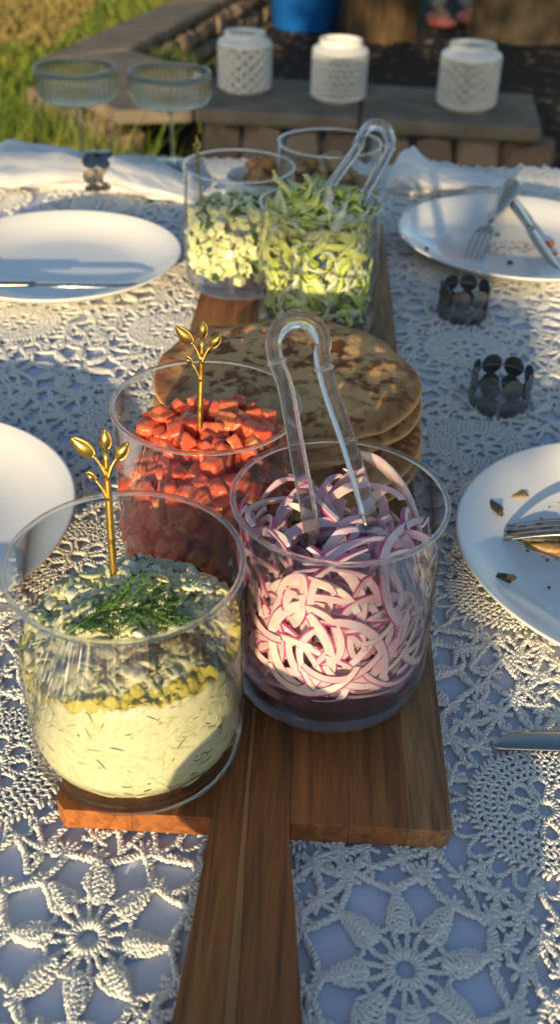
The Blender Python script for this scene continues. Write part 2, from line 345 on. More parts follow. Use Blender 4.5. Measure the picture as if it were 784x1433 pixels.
# a person far behind the wall: only a shin and a shoe fall inside the photograph
def skin(name, verts, edges, radii, m, parent, root=0, sub=1):
    ms = bpy.data.meshes.new(name); ms.from_pydata(verts, edges, []); ms.materials.append(m)
    o = ob(name, ms, parent); o.modifiers.new('skin', 'SKIN'); sv = ms.skin_vertices[0].data
    for i, r in enumerate(radii): sv[i].radius = (r, r) if not isinstance(r, tuple) else r
    sv[root].use_root = True
    if sub: s = o.modifiers.new('sub', 'SUBSURF'); s.levels = sub; s.render_levels = sub
    for p in ms.polygons: p.use_smooth = True
    o.modifiers['skin'].use_smooth_shade = True
    return o
M_SKIN = mat('skin_tone', (0.45, 0.25, 0.17), .5, sss=.1); M_JEAN = mat('pale_denim', (0.26, 0.34, 0.40), .9, bump=.3, bscale=300)
M_SHOE = mat('coral_shoe', (0.62, 0.20, 0.15), .6); M_TOP = mat('dark_knit', (.05, .05, .06), .9); M_HAIR = mat('brown_hair', (.05, .03, .02), .6)
t = thing('person', 'person in pale blue jeans and coral shoes standing beside the tree trunks', 'person', (.88, 5.95, BED), 0.5)
bv = [(0, 0, .95), (0, 0, 1.15), (0, 0, 1.38), (0, 0, 1.47), (0, -.01, 1.58), (0, -.01, 1.68), (.17, 0, 1.38), (.21, .02, 1.12), (.22, -.06, .90), (.22, -.09, .80), (-.17, 0, 1.38), (-.21, .02, 1.12), (-.22, -.06, .90), (-.22, -.09, .80),
      (.09, 0, .88), (.09, -.01, .48), (.09, .02, .09), (.09, -.12, .03), (-.09, 0, .88), (-.09, .03, .48), (-.09, .06, .09), (-.09, -.08, .03)]
be = [(0, 1), (1, 2), (2, 3), (3, 4), (4, 5), (2, 6), (6, 7), (7, 8), (8, 9), (2, 10), (10, 11), (11, 12), (12, 13), (0, 14), (14, 15), (15, 16), (16, 17), (0, 18), (18, 19), (19, 20), (20, 21)]
br = [.12, .11, .12, .05, .085, .08, .055, .04, .032, .03, .055, .04, .032, .03, .075, .05, .035, .03, .075, .05, .035, .03]
skin('body', bv, be, br, M_SKIN, t)
jv = [(0, 0, .98), (.09, 0, .86), (.09, -.01, .48), (.09, .02, .07), (-.09, 0, .86), (-.09, .03, .48), (-.09, .06, .07)]
skin('jeans', jv, [(0, 1), (1, 2), (2, 3), (0, 4), (4, 5), (5, 6)], [.15, .095, .075, .06, .095, .075, .06], M_JEAN, t)
skin('jumper', [(0, 0, .98), (0, 0, 1.2), (0, 0, 1.40), (.18, 0, 1.38), (.22, .02, 1.12), (.23, -.06, .92), (-.18, 0, 1.38), (-.22, .02, 1.12), (-.23, -.06, .92)], [(0, 1), (1, 2), (2, 3), (3, 4), (4, 5), (2, 6), (6, 7), (7, 8)], [.15, .135, .13, .07, .055, .045, .07, .055, .045], M_TOP, t)
for sx, yy in ((.09, 0), (-.09, .04)):
    v, f = lump(.045, .125, .04, 2.6, .05, 2, 1); v[:, 2] = np.maximum(v[:, 2] * np.where(v[:, 1] < -.02, .7, 1.1), -.03); ob('shoe', me('shoe', v + np.array([sx, yy - .045, .03]), f, M_SHOE), t)
v, f = lump(.095, .11, .11, 2.2, .08, 2, 2); ob('hair', me('hair', v + np.array([0, .025, 1.69]), f, M_HAIR), t)

# ------------------------------------------------------------------ table and cloth
TX0, TX1, TY0, TY1 = -.455, .485, -.34, 1.515
t = thing('dining_table', 'wooden dining table hidden under the white cloth', 'table', (0, .6, GROUND))
M_TW = mat('table_wood', (.2, .11, .05), .6)
v, f = box(TX0 + .012, TX1 - .012, TY0 - .6 + .012, TY1 - .6 - .012, .715, .743); ob('table_top', me('table_top', v, f, M_TW, False), t)
for sx in (TX0 + .08, TX1 - .08):
    for sy in (TY0 - .6 + .1, TY1 - .6 - .1):
        v, f = box(sx - .03, sx + .03, sy - .03, sy + .03, 0, .715); ob('leg', me('leg', v, f, M_TW, False), t)
# cotton under-cloth: rounded top, hanging skirt with folds
def cloth_sheet():
    per = []; r = .03
    for cx_, cy_, a0 in ((TX1 - r, TY1 - r, 0), (TX0 + r, TY1 - r, 90), (TX0 + r, TY0 + r, 180), (TX1 - r, TY0 + r, 270)):
        for k in range(7): a = R_(a0 + k * 15); per.append((cx_ + r * math.cos(a), cy_ + r * math.sin(a), math.cos(a), math.sin(a)))
    full = []
    for i in range(len(per)):
        a, b = np.array(per[i]), np.array(per[(i + 1) % len(per)]); L = np.hypot(*(b - a)[:2]); k = max(1, int(L / .03))
        full += [a + (b - a) * j / k for j in range(k)]
    full = np.array(full); n = len(full); V = []; F = []
    prof = [(-.012, 0), (-.006, -.001), (-.002, -.004), (0, -.01), (.003, -.03), (.012, -.10), (.02, -.2), (.03, -.30)]
    s = np.arange(n)
    for q, (o_, z) in enumerate(prof):
        wv = (np.sin(s * .9) * .5 + np.sin(s * .37 + 1) * .5) * max(0, -z) * .10
        V += [(p[0] + p[2] * (o_ + wv_), p[1] + p[3] * (o_ + wv_), z) for p, wv_ in zip(full, wv)]
    for q in range(len(prof) - 1): F += [[q * n + (i + 1) % n, q * n + i, (q + 1) * n + i, (q + 1) * n + (i + 1) % n] for i in range(n)]
    F.append([i for i in range(n)])
    return V, F
V, F = cloth_sheet()
o = ob('tablecloth', me('tablecloth', V, F, M_CLOTH)); tag(o, 'plain bluish white cotton tablecloth showing through the holes of the lace', 'tablecloth')

# crochet lace cloth: star, medallion and web motifs of looped yarn
def chain(mb, P, amp=.0008, r=.00085, pitch=.0052, closed=False, strands=2, step=.00095, jit=.0003, rg=np.random.default_rng(3)):
    P = np.asarray(P, float); Q = np.vstack([P, P[:1]]) if closed else P
    d = np.r_[0, np.cumsum(np.linalg.norm(np.diff(Q, axis=0), axis=1))]; L = d[-1]; n = max(4, int(L / step)); s = np.linspace(0, L, n)
    C = np.stack([np.interp(s, d, Q[:, k]) for k in range(3)], -1)
    T = np.gradient(C, axis=0); T /= np.linalg.norm(T, axis=1)[:, None] + 1e-12; S = np.stack([-T[:, 1], T[:, 0], 0 * s], -1)
    ph0 = rg.uniform(0, 6.28)
    for k in range(strands):
        ph = ph0 + s / pitch * 2 * np.pi + k * 2 * np.pi / strands
        X = C + S * (amp * np.cos(ph))[:, None] * 1.15; X[:, 2] += amp + r + amp * np.sin(ph) * .9
        X += rg.normal(0, jit * .5, X.shape); v, f = tube(X, r * (1 + .15 * np.sin(ph * 2.3)), 5); mb.add(v, f)
def pol(r, a): return np.array([r * math.cos(a), r * math.sin(a), 0])
def stitches(mb, r0, r1, N, rg, hz=.0016, r=.00085, slant=.0, ph=0):
    for k in range(N):
        a = 2 * math.pi * (k + ph) / N + rg.normal(0, .015)
        a2 = a + slant
        P = [pol(r0, a) + [0, 0, .0006], pol(r0 + (r1 - r0) * .25, a + slant * .2) + [0, 0, hz], pol(r0 + (r1 - r0) * .7, a + slant * .7) + [0, 0, hz * 1.15], pol(r1, a2) + [0, 0, .0007]]
        v, f = tube(np.array(P) + rg.normal(0, .00015, (4, 3)), [r * .8, r, r * 1.1, r * .8], 5); mb.add(v, f)
def star_motif(seed):
    mb = MB(); rg = np.random.default_rng(seed); rj = lambda q: rg.normal(0, q); nz3 = lambda q: rg.normal(0, q, 3) * [1, 1, .3]
    stitches(mb, .0046, .0096, 24, rg, .0026, .0009)
    chain(mb, [pol(.0093, a) for a in np.linspace(0, 2 * np.pi, 24, endpoint=False)], .0006, .0008, .004, closed=True, rg=rg)
    for k in range(8):
        a = k * math.pi / 4 + .12 + rj(.04); rs = 1 + rj(.04); at_ = a + rj(.06); tip = pol(.0400 * rs, at_)
        for q in (-1, 1):
            chain(mb, spline([pol(.0092, a + q * .17), pol(.0140, a + q * .20) + nz3(.0006), pol(.0205, a + q * .17)], 8), .0008, .00085, .0042, rg=rg)
        for wv in (-1, -.6, -.2, .2, .6, 1):      # the pointed leaf of the star: stitches gathered to a tip
            p0 = pol(.0165 + abs(wv) * .003, a + wv * .17); m1 = pol(.0235 * rs, a + wv * .29) + nz3(.0010); m2 = pol(.0310 * rs, a * .4 + at_ * .6 + wv * .15) + nz3(.0010)
            chain(mb, spline([p0, m1, m2, tip + nz3(.0006)], 12) + [0, 0, .0012 * (1 - abs(wv))], .00075, .00085, .0040, jit=.0006, rg=rg)
        for q in range(7):                        # cross stitches over the leaf
            rr = .0185 + q * .0026; hw = .0052 * math.sin(math.pi * (q + 1.6) / 9.4); c = pol(rr * rs, a); n_ = np.array([-math.sin(a), math.cos(a), 0])
            chain(mb, [c - n_ * hw + [0, 0, .0006], c + pol(.0022, a) + [0, 0, .0022], c + n_ * hw + [0, 0, .0006]], .0005, .0008, .004, rg=rg)
        an = a + math.pi / 8
        chain(mb, spline([pol(.0215, a + .2), pol(.0200, an), pol(.0215, a + math.pi / 4 - .2)], 8), .0007, .0008, .0042, rg=rg)
        out = pol(.0500 + rj(.002), an + rj(.04))
        for q in range(2):
            chain(mb, spline([tip, pol(.0435, a + .19) + nz3(.0012), out], 8), .0010, .0009, .0044, jit=.0006, rg=rg)
            chain(mb, spline([out, pol(.0435, a + math.pi / 4 - .19) + nz3(.0012), pol(.0400, a + math.pi / 4)], 8), .0010, .0009, .0044, jit=.0006, rg=rg)
        for q in range(6):                        # small shell at the joint
            chain(mb, [out + [0, 0, .0005], out + pol(.0080, an + (q - 2.5) * .55) + [0, 0, .0008]], .0006, .0009, .004, rg=rg)
        for q in range(4): chain(mb, [tip + [0, 0, .0005], tip + pol(.0060, at_ + (q - 1.5) * .7) + [0, 0, .0006]], .0006, .0009, .004, rg=rg)
    return mb.mesh('lace_star', M_YARN)
def medal_motif(seed):
    mb = MB(); rg = np.random.default_rng(seed)
    stitches(mb, .0040, .0085, 20, rg, .0020, .0009)
    for k in range(8):
        a = k * math.pi / 4 + rg.normal(0, .03)
        loop = [pol(.0085, a - .12), pol(.013, a - .30), pol(.0185, a - .26), pol(.0210, a), pol(.0185, a + .26), pol(.013, a + .30), pol(.0085, a + .12)]
        chain(mb, spline(loop, 18), .0008, .0009, rg=rg)
    rows = [.0215, .0258, .0300, .0342, .0384, .0424]
    for i in range(5):
        r0, r1 = rows[i], rows[i + 1]; N = int(2 * math.pi * r0 / .0036)
        stitches(mb, r0, r1 + .0006, N, rg, .0020, .00105, slant=.055 * (1 if i % 2 else -1), ph=.5 * (i % 2))
        chain(mb, [pol(r0, a) + [0, 0, .0006] for a in np.linspace(0, 2 * np.pi, 50, endpoint=False)], .0006, .0007, closed=True, rg=rg)
    N = 22
    for k in range(N):
        a0, a1 = 2 * math.pi * k / N, 2 * math.pi * (k + 1) / N
        chain(mb, spline([pol(.043, a0), pol(.0515, a0 * .75 + a1 * .25), pol(.0535, (a0 + a1) / 2), pol(.0515, a0 * .25 + a1 * .75), pol(.043, a1)], 10), .0007, .0008, rg=rg)
    return mb.mesh('lace_medallion', M_YARN)
CA, CB = .151, .185
def web_motif(seed):
    mb = MB(); rg = np.random.default_rng(seed); nx, ny = 8, 12; J = rg.normal(0, .0022, (nx, ny, 2))
    def node(i, j):
        sh = J[i % nx, j % ny]; return np.array([(i + .5 * (j % 2)) * CA / nx + sh[0], j * CB / ny + sh[1] + (.004 if (i % 2) else -.004), 0])
    def keep(p):
        for c, r in (((0, 0), .0475), ((CA, 0), .0475), ((0, CB), .0475), ((CA, CB), .0475), ((CA / 2, CB / 2), .0505)):
            if math.hypot(p[0] - c[0], p[1] - c[1]) < r: return False
        return True
    for i in range(nx):
        for j in range(ny):
            p = node(i, j)
            for (i2, j2) in ((i + 1, j), (i + (j % 2), j + 1), (i - 1 + (j % 2), j + 1)):
                if (i2, j2) == (i + 1, j) and (i + j) % 2: continue
                q = node(i2, j2); md = (p + q) / 2
                if keep(md):
                    b = md + rg.normal(0, .0018, 3) * [1, 1, 0]; chain(mb, spline([p, b, q], 8), .0010, .0009, .0044, strands=3, jit=.0007, rg=rg)
                    if rg.random() < .6: b = md + rg.normal(0, .0026, 3) * [1, 1, 0]; chain(mb, spline([p, b, q], 8), .0009, .0009, .0044, jit=.0007, rg=rg)
            if keep(p):
                for q in range(6): chain(mb, [p, p + pol(.0070, q * 1.05 + rg.random()) + [0, 0, .0006]], .0007, .00095, .0042, rg=rg)
    return mb.mesh('lace_web', M_YARN)
STARS = [star_motif(s) for s in (1, 2, 3)]; MEDALS = [medal_motif(s) for s in (5, 6)]; WEBS = [web_motif(s) for s in (8, 9)]
LR = R_(-3.6); LO = Vector((-.0859, .2488, .0006))
lace = thing('lace_tablecloth', 'white crochet lace cloth with star and round medallion motifs over the table', 'tablecloth', LO, LR)
cr, sr = math.cos(LR), math.sin(LR)
def wpos(u, v_): return (LO.x + u * cr - v_ * sr, LO.y + u * sr + v_ * cr)
k = 0
for i in range(-4, 5):
    for j in range(-2, 8):
        for nm, meshes, ou, ov, rad in (('lace_star', STARS, 0, 0, .062), ('lace_medallion', MEDALS, CA / 2, CB / 2, .055), ('lace_web', WEBS, 0, 0, None)):
            u, v_ = i * CA + ou, j * CB + ov; x, y = wpos(u, v_)
            if rad:
                if not (TX0 + rad < x < TX1 - rad * .7 and .05 < y < TY1 - rad + .015): continue
                rz = random.choice(range(8)) * math.pi / 4 + random.gauss(0, .06); sc = random.uniform(.97, 1.04)
                if abs(x) > .05 + .345 * max(y, .2): continue
                ob(nm, random.choice(meshes), lace, (u + random.gauss(0, .0012), v_ + random.gauss(0, .0012), 0), (0, 0, rz), (sc, sc, 1))
            else:
                xc, yc = wpos(u + CA / 2, v_ + CB / 2)
                if not (TX0 + .085 < xc < TX1 - .07 and .05 < yc < TY1 - .07) or abs(xc) > .15 + .35 * max(yc, .2): continue
                ob(nm, meshes[(i + j) % 2], lace, (u, v_, 0))
# plain crochet border along the far and side edges, where the motifs end
mb = MB(); rg = np.random.default_rng(11)
for (x0, y0, x1, y1) in ((TX0 + .02, TY1 - .006, TX1 - .02, TY1 - .006), (TX0 + .008, .9, TX0 + .008, TY1 - .02), (TX1 - .008, .9, TX1 - .008, TY1 - .02)):
    L = math.hypot(x1 - x0, y1 - y0); d = np.array([(x1 - x0) / L, (y1 - y0) / L, 0]); nrm = np.array([-d[1], d[0], 0]); c0 = np.array([0, .9, 0])
    if nrm @ (c0 - np.array([x0, y0, 0])) < 0: nrm = -nrm
    for row in range(5):
        n = int(L / .02)
        for q in range(n):
            a = np.array([x0, y0, 0]) + d * (q * .02 + (row % 2) * .01) + nrm * row * .012; rj = rg.normal(0, .0012, 3) * [1, 1, 0]
            chain(mb, spline([a, a + d * .004 + nrm * .009 + rj, a + d * .01 + nrm * .013, a + d * .016 + nrm * .009 - rj, a + d * .02], 8), .0009, .001, rg=rg, step=.002)
o = ob('lace_border', mb.mesh('lace_border', M_YARN), lace); o.matrix_parent_inverse = Matrix.LocRotScale(LO, Matrix.Rotation(LR, 3, 'Z').to_quaternion(), None).inverted(); o.location.z = .0012

# ------------------------------------------------------------------ serving board of glued strips
BT = .018
def wood(name, c1, c2, s=1.0):
    m = bpy.data.materials.new(name); m.use_nodes = True; t = m.node_tree; N = t.nodes; L = t.links; b = N['Principled BSDF']
    tc = N.new('ShaderNodeTexCoord'); mp = N.new('ShaderNodeMapping'); mp.inputs['Scale'].default_value = (1, .05, 1); mp.inputs['Location'].default_value = (random.random() * 5, random.random() * 5, 0)
    L.new(tc.outputs['Object'], mp.inputs[0])
    n1 = N.new('ShaderNodeTexNoise'); n1.inputs['Scale'].default_value = 160 * s; n1.inputs['Detail'].default_value = 6; n1.inputs['Distortion'].default_value = .6
    n2 = N.new('ShaderNodeTexNoise'); n2.inputs['Scale'].default_value = 700; n2.inputs['Detail'].default_value = 2
    L.new(mp.outputs[0], n1.inputs[0]); L.new(mp.outputs[0], n2.inputs[0])
    ad = N.new('ShaderNodeMath'); ad.operation = 'MULTIPLY_ADD'; ad.inputs[1].default_value = .45; L.new(n2.outputs[0], ad.inputs[0]); L.new(n1.outputs[0], ad.inputs[2])
    mr = N.new('ShaderNodeMapRange'); mr.inputs[1].default_value = .56; mr.inputs[2].default_value = .90; L.new(ad.outputs[0], mr.inputs[0])
    mx = N.new('ShaderNodeMix'); mx.data_type = 'RGBA'; mx.inputs[6].default_value = (*c1, 1); mx.inputs[7].default_value = (*c2, 1); L.new(mr.outputs[0], mx.inputs[0])
    L.new(mx.outputs[2], b.inputs['Base Color']); b.inputs['Roughness'].default_value = .48; b.inputs['Specular IOR Level'].default_value = .4
    bp = N.new('ShaderNodeBump'); bp.inputs['Strength'].default_value = .25; bp.inputs['Distance'].default_value = .0006; L.new(ad.outputs[0], bp.inputs['Height']); L.new(bp.outputs[0], b.inputs['Normal'])
    return m
W1 = wood('acacia_red', (.40, .14, .037), (.19, .06, .018)); W2 = wood('acacia_brown', (.34, .13, .034), (.14, .055, .018)); W3 = wood('acacia_dark', (.29, .105, .029), (.10, .04, .014))
W4 = wood('acacia_sapwood', (.36, .18, .065), (.22, .10, .035)); W5 = wood('acacia_pale', (.44, .22, .08), (.17, .085, .035)); W6 = wood('acacia_warm', (.38, .132, .035), (.17, .06, .02))
BRD = math.atan(-.028)
board = thing('serving_board', 'long brown wooden serving board with paddle handle carrying the glass jars', 'serving board', (-.009, .304, .0035), BRD)
LEN = .90; zt = BT - .0035
def strip(poly, m, label=None):
    v, f = prism(poly, 0, zt); o = ob('wood_strip', me('wood_strip', v, f, m, False), board); bevel(o, .0002, 1)
    if label: o['label'] = label
strip([(-.0965, 0), (-.062, 0), (-.062, LEN), (-.0965, LEN), (-.1015, LEN - .006), (-.1015, .006)], W1)
strip([(-.0619, 0), (-.0211, 0), (-.0211, LEN), (-.0619, LEN)], W6)
hl = [(-.0210, .001), (-.0215, -.012), (-.0235, -.05), (-.0268, -.10), (-.0285, -.15), (-.027, -.175), (-.020, -.192)]
strip([(-.0210, LEN)] + hl + [(-.0052, -.2), (-.0052, LEN)], W2)
strip([(-.0051, LEN), (-.0051, -.2), (.0006, -.2), (-.0002, -.08), (-.0028, .02), (-.0028, LEN)], W4, 'thin pale sapwood strip')
strip([(-.0027, LEN), (-.0027, .02), (-.0001, -.08), (.0007, -.2), (.018, -.192), (.0255, -.175), (.0285, -.15), (.0283, -.10), (.0235, -.05), (.0192, -.012), (.0187, .001), (.0187, LEN)], W3)
strip([(.0188, 0), (.049, 0), (.049, LEN), (.0188, LEN)], W6)
strip([(.0491, 0), (.079, 0), (.079, LEN), (.0491, LEN)], W2)
strip([(.0791, 0), (.0980, 0), (.1016, .004), (.1016, LEN - .006), (.0965, LEN), (.0791, LEN)], W5, 'paler grained strip at the board edge')

# ------------------------------------------------------------------ glass jars
JR, JH = .057, .1257
def make_jar():
    t = thing('glass_jar', '', 'jar')
    ro, ri = JR, JR - .0014
    v, f = lathe([(ro, .012), (ro, JH - .0022), (ri, JH - .0022), (ri, .0155)], 96, False); f = f[:-2]
    ob('jar_wall', me('jar_wall', v, f, M_WALL), t)
    a = np.linspace(0, 2 * np.pi, 12, endpoint=False); v, f = lathe([(JR - .0007 + .00150 * math.cos(x), JH - .0012 + .0015 * math.sin(x)) for x in a], 96, True)
    ob('jar_rim', me('jar_rim', v, f, M_GLASS), t)
    pr = [(0.0, .0005), (.040, .0008), (.048, 0), (.0525, .0015), (.0555, .005), (ro - .0001, .0119), (ro - .0004, .0126), (ri + .0002, .0150), (ri - .004, .0125), (ri - .012, .0115), (0, .0115)]
    pr[0] = (.0002, .0005); pr[-1] = (.0002, .0115)
    v, f = lathe(pr, 96); ob('jar_base', me('jar_base', v, f, M_BASE), t)
    return t
def copy_tree(o, parent=None):
    c = o.copy(); COL.objects.link(c)
    if parent: c.parent = parent
    for ch in list(o.children): copy_tree(ch, c)
    return c
JP = {'tz': (-.0730, .3558), 'on': (.0312, .4142), 'to': (-.0467, .5080), 'le': (.0290, .8875), 'cu': (-.0529, .9946), 'ba': (.0418, 1.0903)}
JL = {'tz': 'clear glass jar holding creamy white tzatziki at the front of the board', 'on': 'clear glass jar full of sliced red onion with tongs',
      'to': 'clear glass jar of diced red tomato', 'le': 'clear glass jar heaped with shredded green lettuce', 'cu': 'clear glass jar of diced pale cucumber', 'ba': 'clear glass jar of brown stewed pieces standing behind the lettuce jar'}
proto = make_jar()
for i, kx in enumerate(JP):
    o = proto if i == 0 else copy_tree(proto)
    o.location = (*JP[kx], BT); o.rotation_euler.z = i * .7; tag(o, JL[kx], 'jar', 'glass jars on the serving board')
RIN = JR - .0014 - .0003; ZB = BT + .0165      # inside radius, top of the jar's floor
def press(V, c, r0=.047, rmax=RIN):
    d = V[:, :2] - np.array(c); r = np.linalg.norm(d, axis=1); k = rmax - r0
    rn = np.where(r > r0, r0 + k * (1 - np.exp(-(r - r0) / k)), r); V[:, :2] = np.array(c) + d * (rn / np.maximum(r, 1e-9))[:, None]; return V

# tzatziki
tzx, tzy = JP['tz']
def nz(x, y, s, o=0): return mnoise.noise((x * s + o, y * s, o * 1.3))
def tz_smooth(x, y):
    r = math.hypot(x, y); return .1005 + .010 * max(0, 1 - (r / .05) ** 2) - .006 * (-x / .054) * (x < 0) * .8 + .004 * (y > 0) * y / .05 - .004 * (r / .054) ** 6
def tz_top(x, y):
    wx, wy = x + .006 * nz(x, y, 70, 11), y + .006 * nz(x, y, 70, 12)
    h = tz_smooth(x, y) + .0062 * nz(wx, wy, 55, 1) + .0060 * (abs(nz(wx, wy, 95, 2)) - .15) + .0042 * abs(nz(wx, wy, 190, 3)) + .0016 * abs(nz(x, y, 420, 4)) + .0007 * nz(x, y, 900, 6)
    return h
M_DIP = bpy.data.materials.new('tzatziki_cream'); M_DIP.use_nodes = True
t_ = M_DIP.node_tree; N = t_.nodes; L = t_.links; b = N['Principled BSDF']
tc = N.new('ShaderNodeTexCoord'); n1 = N.new('ShaderNodeTexNoise'); n1.inputs['Scale'].default_value = 210; n1.inputs['Detail'].default_value = 6; n1.inputs['Distortion'].default_value = 1.6; L.new(tc.outputs['Object'], n1.inputs[0])
mr = N.new('ShaderNodeMapRange'); mr.inputs[1].default_value = .52; mr.inputs[2].default_value = .72; L.new(n1.outputs[0], mr.inputs[0])
mx = N.new('ShaderNodeMix'); mx.data_type = 'RGBA'; mx.inputs[6].default_value = (.66, .63, .41, 1); mx.inputs[7].default_value = (.46, .48, .23, 1); L.new(mr.outputs[0], mx.inputs[0])
L.new(mx.outputs[2], b.inputs['Base Color']); b.inputs['Roughness'].default_value = .35; b.inputs['Subsurface Weight'].default_value = .15; b.inputs['Subsurface Scale'].default_value = .004
n2 = N.new('ShaderNodeTexNoise'); n2.inputs['Scale'].default_value = 260; n2.inputs['Detail'].default_value = 5; L.new(tc.outputs['Object'], n2.inputs[0])
bp = N.new('ShaderNodeBump'); bp.inputs['Strength'].default_value = .35; bp.inputs['Distance'].default_value = .002; L.new(n2.outputs[0], bp.inputs['Height']); L.new(bp.outputs[0], b.inputs['Normal'])
dip = thing('tzatziki', 'creamy white tzatziki with herb flecks and olive oil filling the front jar', 'dip', (tzx, tzy, BT))
nr, na = 90, 240; V = []; F = []; rd = RIN - .0002
for i in range(nr):
    r = rd * (i / (nr - 1)) ** .8 if i else .0004
    for k in range(na):
        a = 2 * math.pi * k / na; x, y = r * math.cos(a), r * math.sin(a); V.append((x, y, tz_top(x, y) - BT))
for i in range(nr - 1): F += [[i * na + k, (i + 1) * na + k, (i + 1) * na + (k + 1) % na, i * na + (k + 1) % na] for k in range(na)]
zb = ZB - BT; b0 = len(V)
for q in range(1, 9):
    for k in range(na):
        a = 2 * math.pi * k / na; zt_ = V[(nr - 1) * na + k][2]; z = zt_ + (zb - zt_) * q / 8; rr = rd - (.002 if q == 8 else 0)
        V.append((rr * math.cos(a), rr * math.sin(a), z))
rows_ = [(nr - 1) * na] + [b0 + q * na for q in range(8)]
for q in range(8): F += [[rows_[q] + k, rows_[q + 1] + k, rows_[q + 1] + (k + 1) % na, rows_[q] + (k + 1) % na] for k in range(na)]
F.append([rows_[-1] + k for k in range(na)][::-1]); F.append([k for k in range(na)])
ob('dip_body', me('dip_body', V, F, M_DIP), dip)
def ribbon(P, nrm, wd, th):
    T = np.gradient(P, axis=0); T /= np.linalg.norm(T, axis=1)[:, None]; S = np.cross(nrm, T); S /= np.linalg.norm(S, axis=1)[:, None] + 1e-9
    n = len(P); Nn = np.broadcast_to(nrm, P.shape); w_ = np.broadcast_to(wd, (n,))[:, None] / 2
    A, B, C, D = P - S * w_ + Nn * th / 2, P + S * w_ + Nn * th / 2, P + S * w_ - Nn * th / 2, P - S * w_ - Nn * th / 2
    V = np.stack([A, B, C, D], 1).reshape(-1, 3); F = []
    for i in range(n - 1):
        for q in range(4): F.append([i * 4 + q, i * 4 + (q + 1) % 4, (i + 1) * 4 + (q + 1) % 4, (i + 1) * 4 + q])
    F += [[3, 2, 1, 0], [(n - 1) * 4 + q for q in range(4)]]; return V, F
def wall_flecks(n, wmin, wmax, lmin, lmax, zlo, zhi, off):
    mb = MB()
    for _ in range(n):
        a = random.uniform(math.pi * 1.0 - .3, math.pi * 2 + .3); z = random.uniform(zlo, zhi); tl = random.gauss(0, .85) * min(1, (z - zlo) / .012 + .1); Lh = random.uniform(lmin, lmax); cv = random.gauss(0, 150)
        P = []
        for s in np.linspace(-.5, .5, 5):
            du, dz = s * Lh * math.cos(tl), s * Lh * math.sin(tl) + cv * (s * Lh) ** 2 * .5
            aa = a + du / rd; P.append((( rd + off) * math.cos(aa), (rd + off) * math.sin(aa), z + dz))
        P = np.array(P); nn = np.array([math.cos(a), math.sin(a), 0]); w_ = random.uniform(wmin, wmax) * np.array([.35, 1, 1.1, .9, .3])
        v, f = ribbon(P, nn, w_, .0003); mb.add(v, f)
    return mb
M_DILL = mat('dill_green', (.045, .085, .018), .6, var=(.09, .13, .03), vscale=300); M_GRATE = mat('grated_cucumber', (.66, .66, .38), .35, var=(.46, .50, .22), vscale=250, sss=.2)
M_CURD = mat('yogurt_curd', (.80, .79, .64), .35, var=(.62, .64, .42), vscale=300, bump=.3, bscale=500, sss=.15)
o = ob('herb_flecks', wall_flecks(130, .00015, .0008, .0010, .0085, ZB - BT + .004, .078, .0001).mesh('herb_flecks', M_DILL, False), dip); o['kind'] = 'stuff'
o = ob('cucumber_shreds', wall_flecks(260, .0003, .0011, .003, .012, ZB - BT + .002, .080, .00004).mesh('cucumber_shreds', M_GRATE, False), dip); o['kind'] = 'stuff'
mb1, mb2, mb3 = MB(), MB(), MB()
for i in range(330):
    a = random.uniform(0, 6.283); r = .0515 * math.sqrt(random.random()); x, y = r * math.cos(a), r * math.sin(a); z = tz_top(x, y) - BT
    if i < 80:
        s = random.uniform(.0014, .0050); v, f = lump(s, s * random.uniform(.5, .9), s * random.uniform(.3, .6), 2.6, .45, 2, i, 1.6)
        v = v @ np.array(Matrix.Rotation(random.random() * 6, 3, 'Z')).T; mb1.add(v + np.array([x * .96, y * .96, z + s * .15]), f)
    elif i < 210:
        Lh = random.uniform(.005, .013); P = np.stack([np.linspace(-.5, .5, 6) * Lh, random.gauss(0, 50) * (np.linspace(-.5, .5, 6) * Lh) ** 2, .0006 + .0012 * np.cos(np.linspace(-1.5, 1.5, 6))], -1)
        v, f = ribbon(P, np.array([0, random.uniform(-.6, .6), 1.0]), random.uniform(.0012, .0030), .0006); v = v @ np.array(Matrix.Rotation(random.random() * 6, 3, 'Z')).T
        mb2.add(v + np.array([x * .95, y * .95, z]), f)
    else:
        Lh = random.uniform(.002, .006); P = np.stack([np.linspace(-.5, .5, 4) * Lh, random.gauss(0, 80) * (np.linspace(-.5, .5, 4) * Lh) ** 2, np.full(4, .0006)], -1)
        v, f = ribbon(P, np.array([0, 0, 1.0]), random.uniform(.0005, .0012), .0003); v = v @ np.array(Matrix.Rotation(random.random() * 6, 3, 'Z')).T
        mb3.add(v + np.array([x * .97, y * .97, z + .0008]), f)
for m_, nm, mm in ((mb1, 'curd_lumps', M_CURD), (mb2, 'cucumber_shreds', M_GRATE), (mb3, 'herb_flecks', M_DILL)):
    o = ob(nm, m_.mesh(nm, mm), dip); o['kind'] = 'stuff'
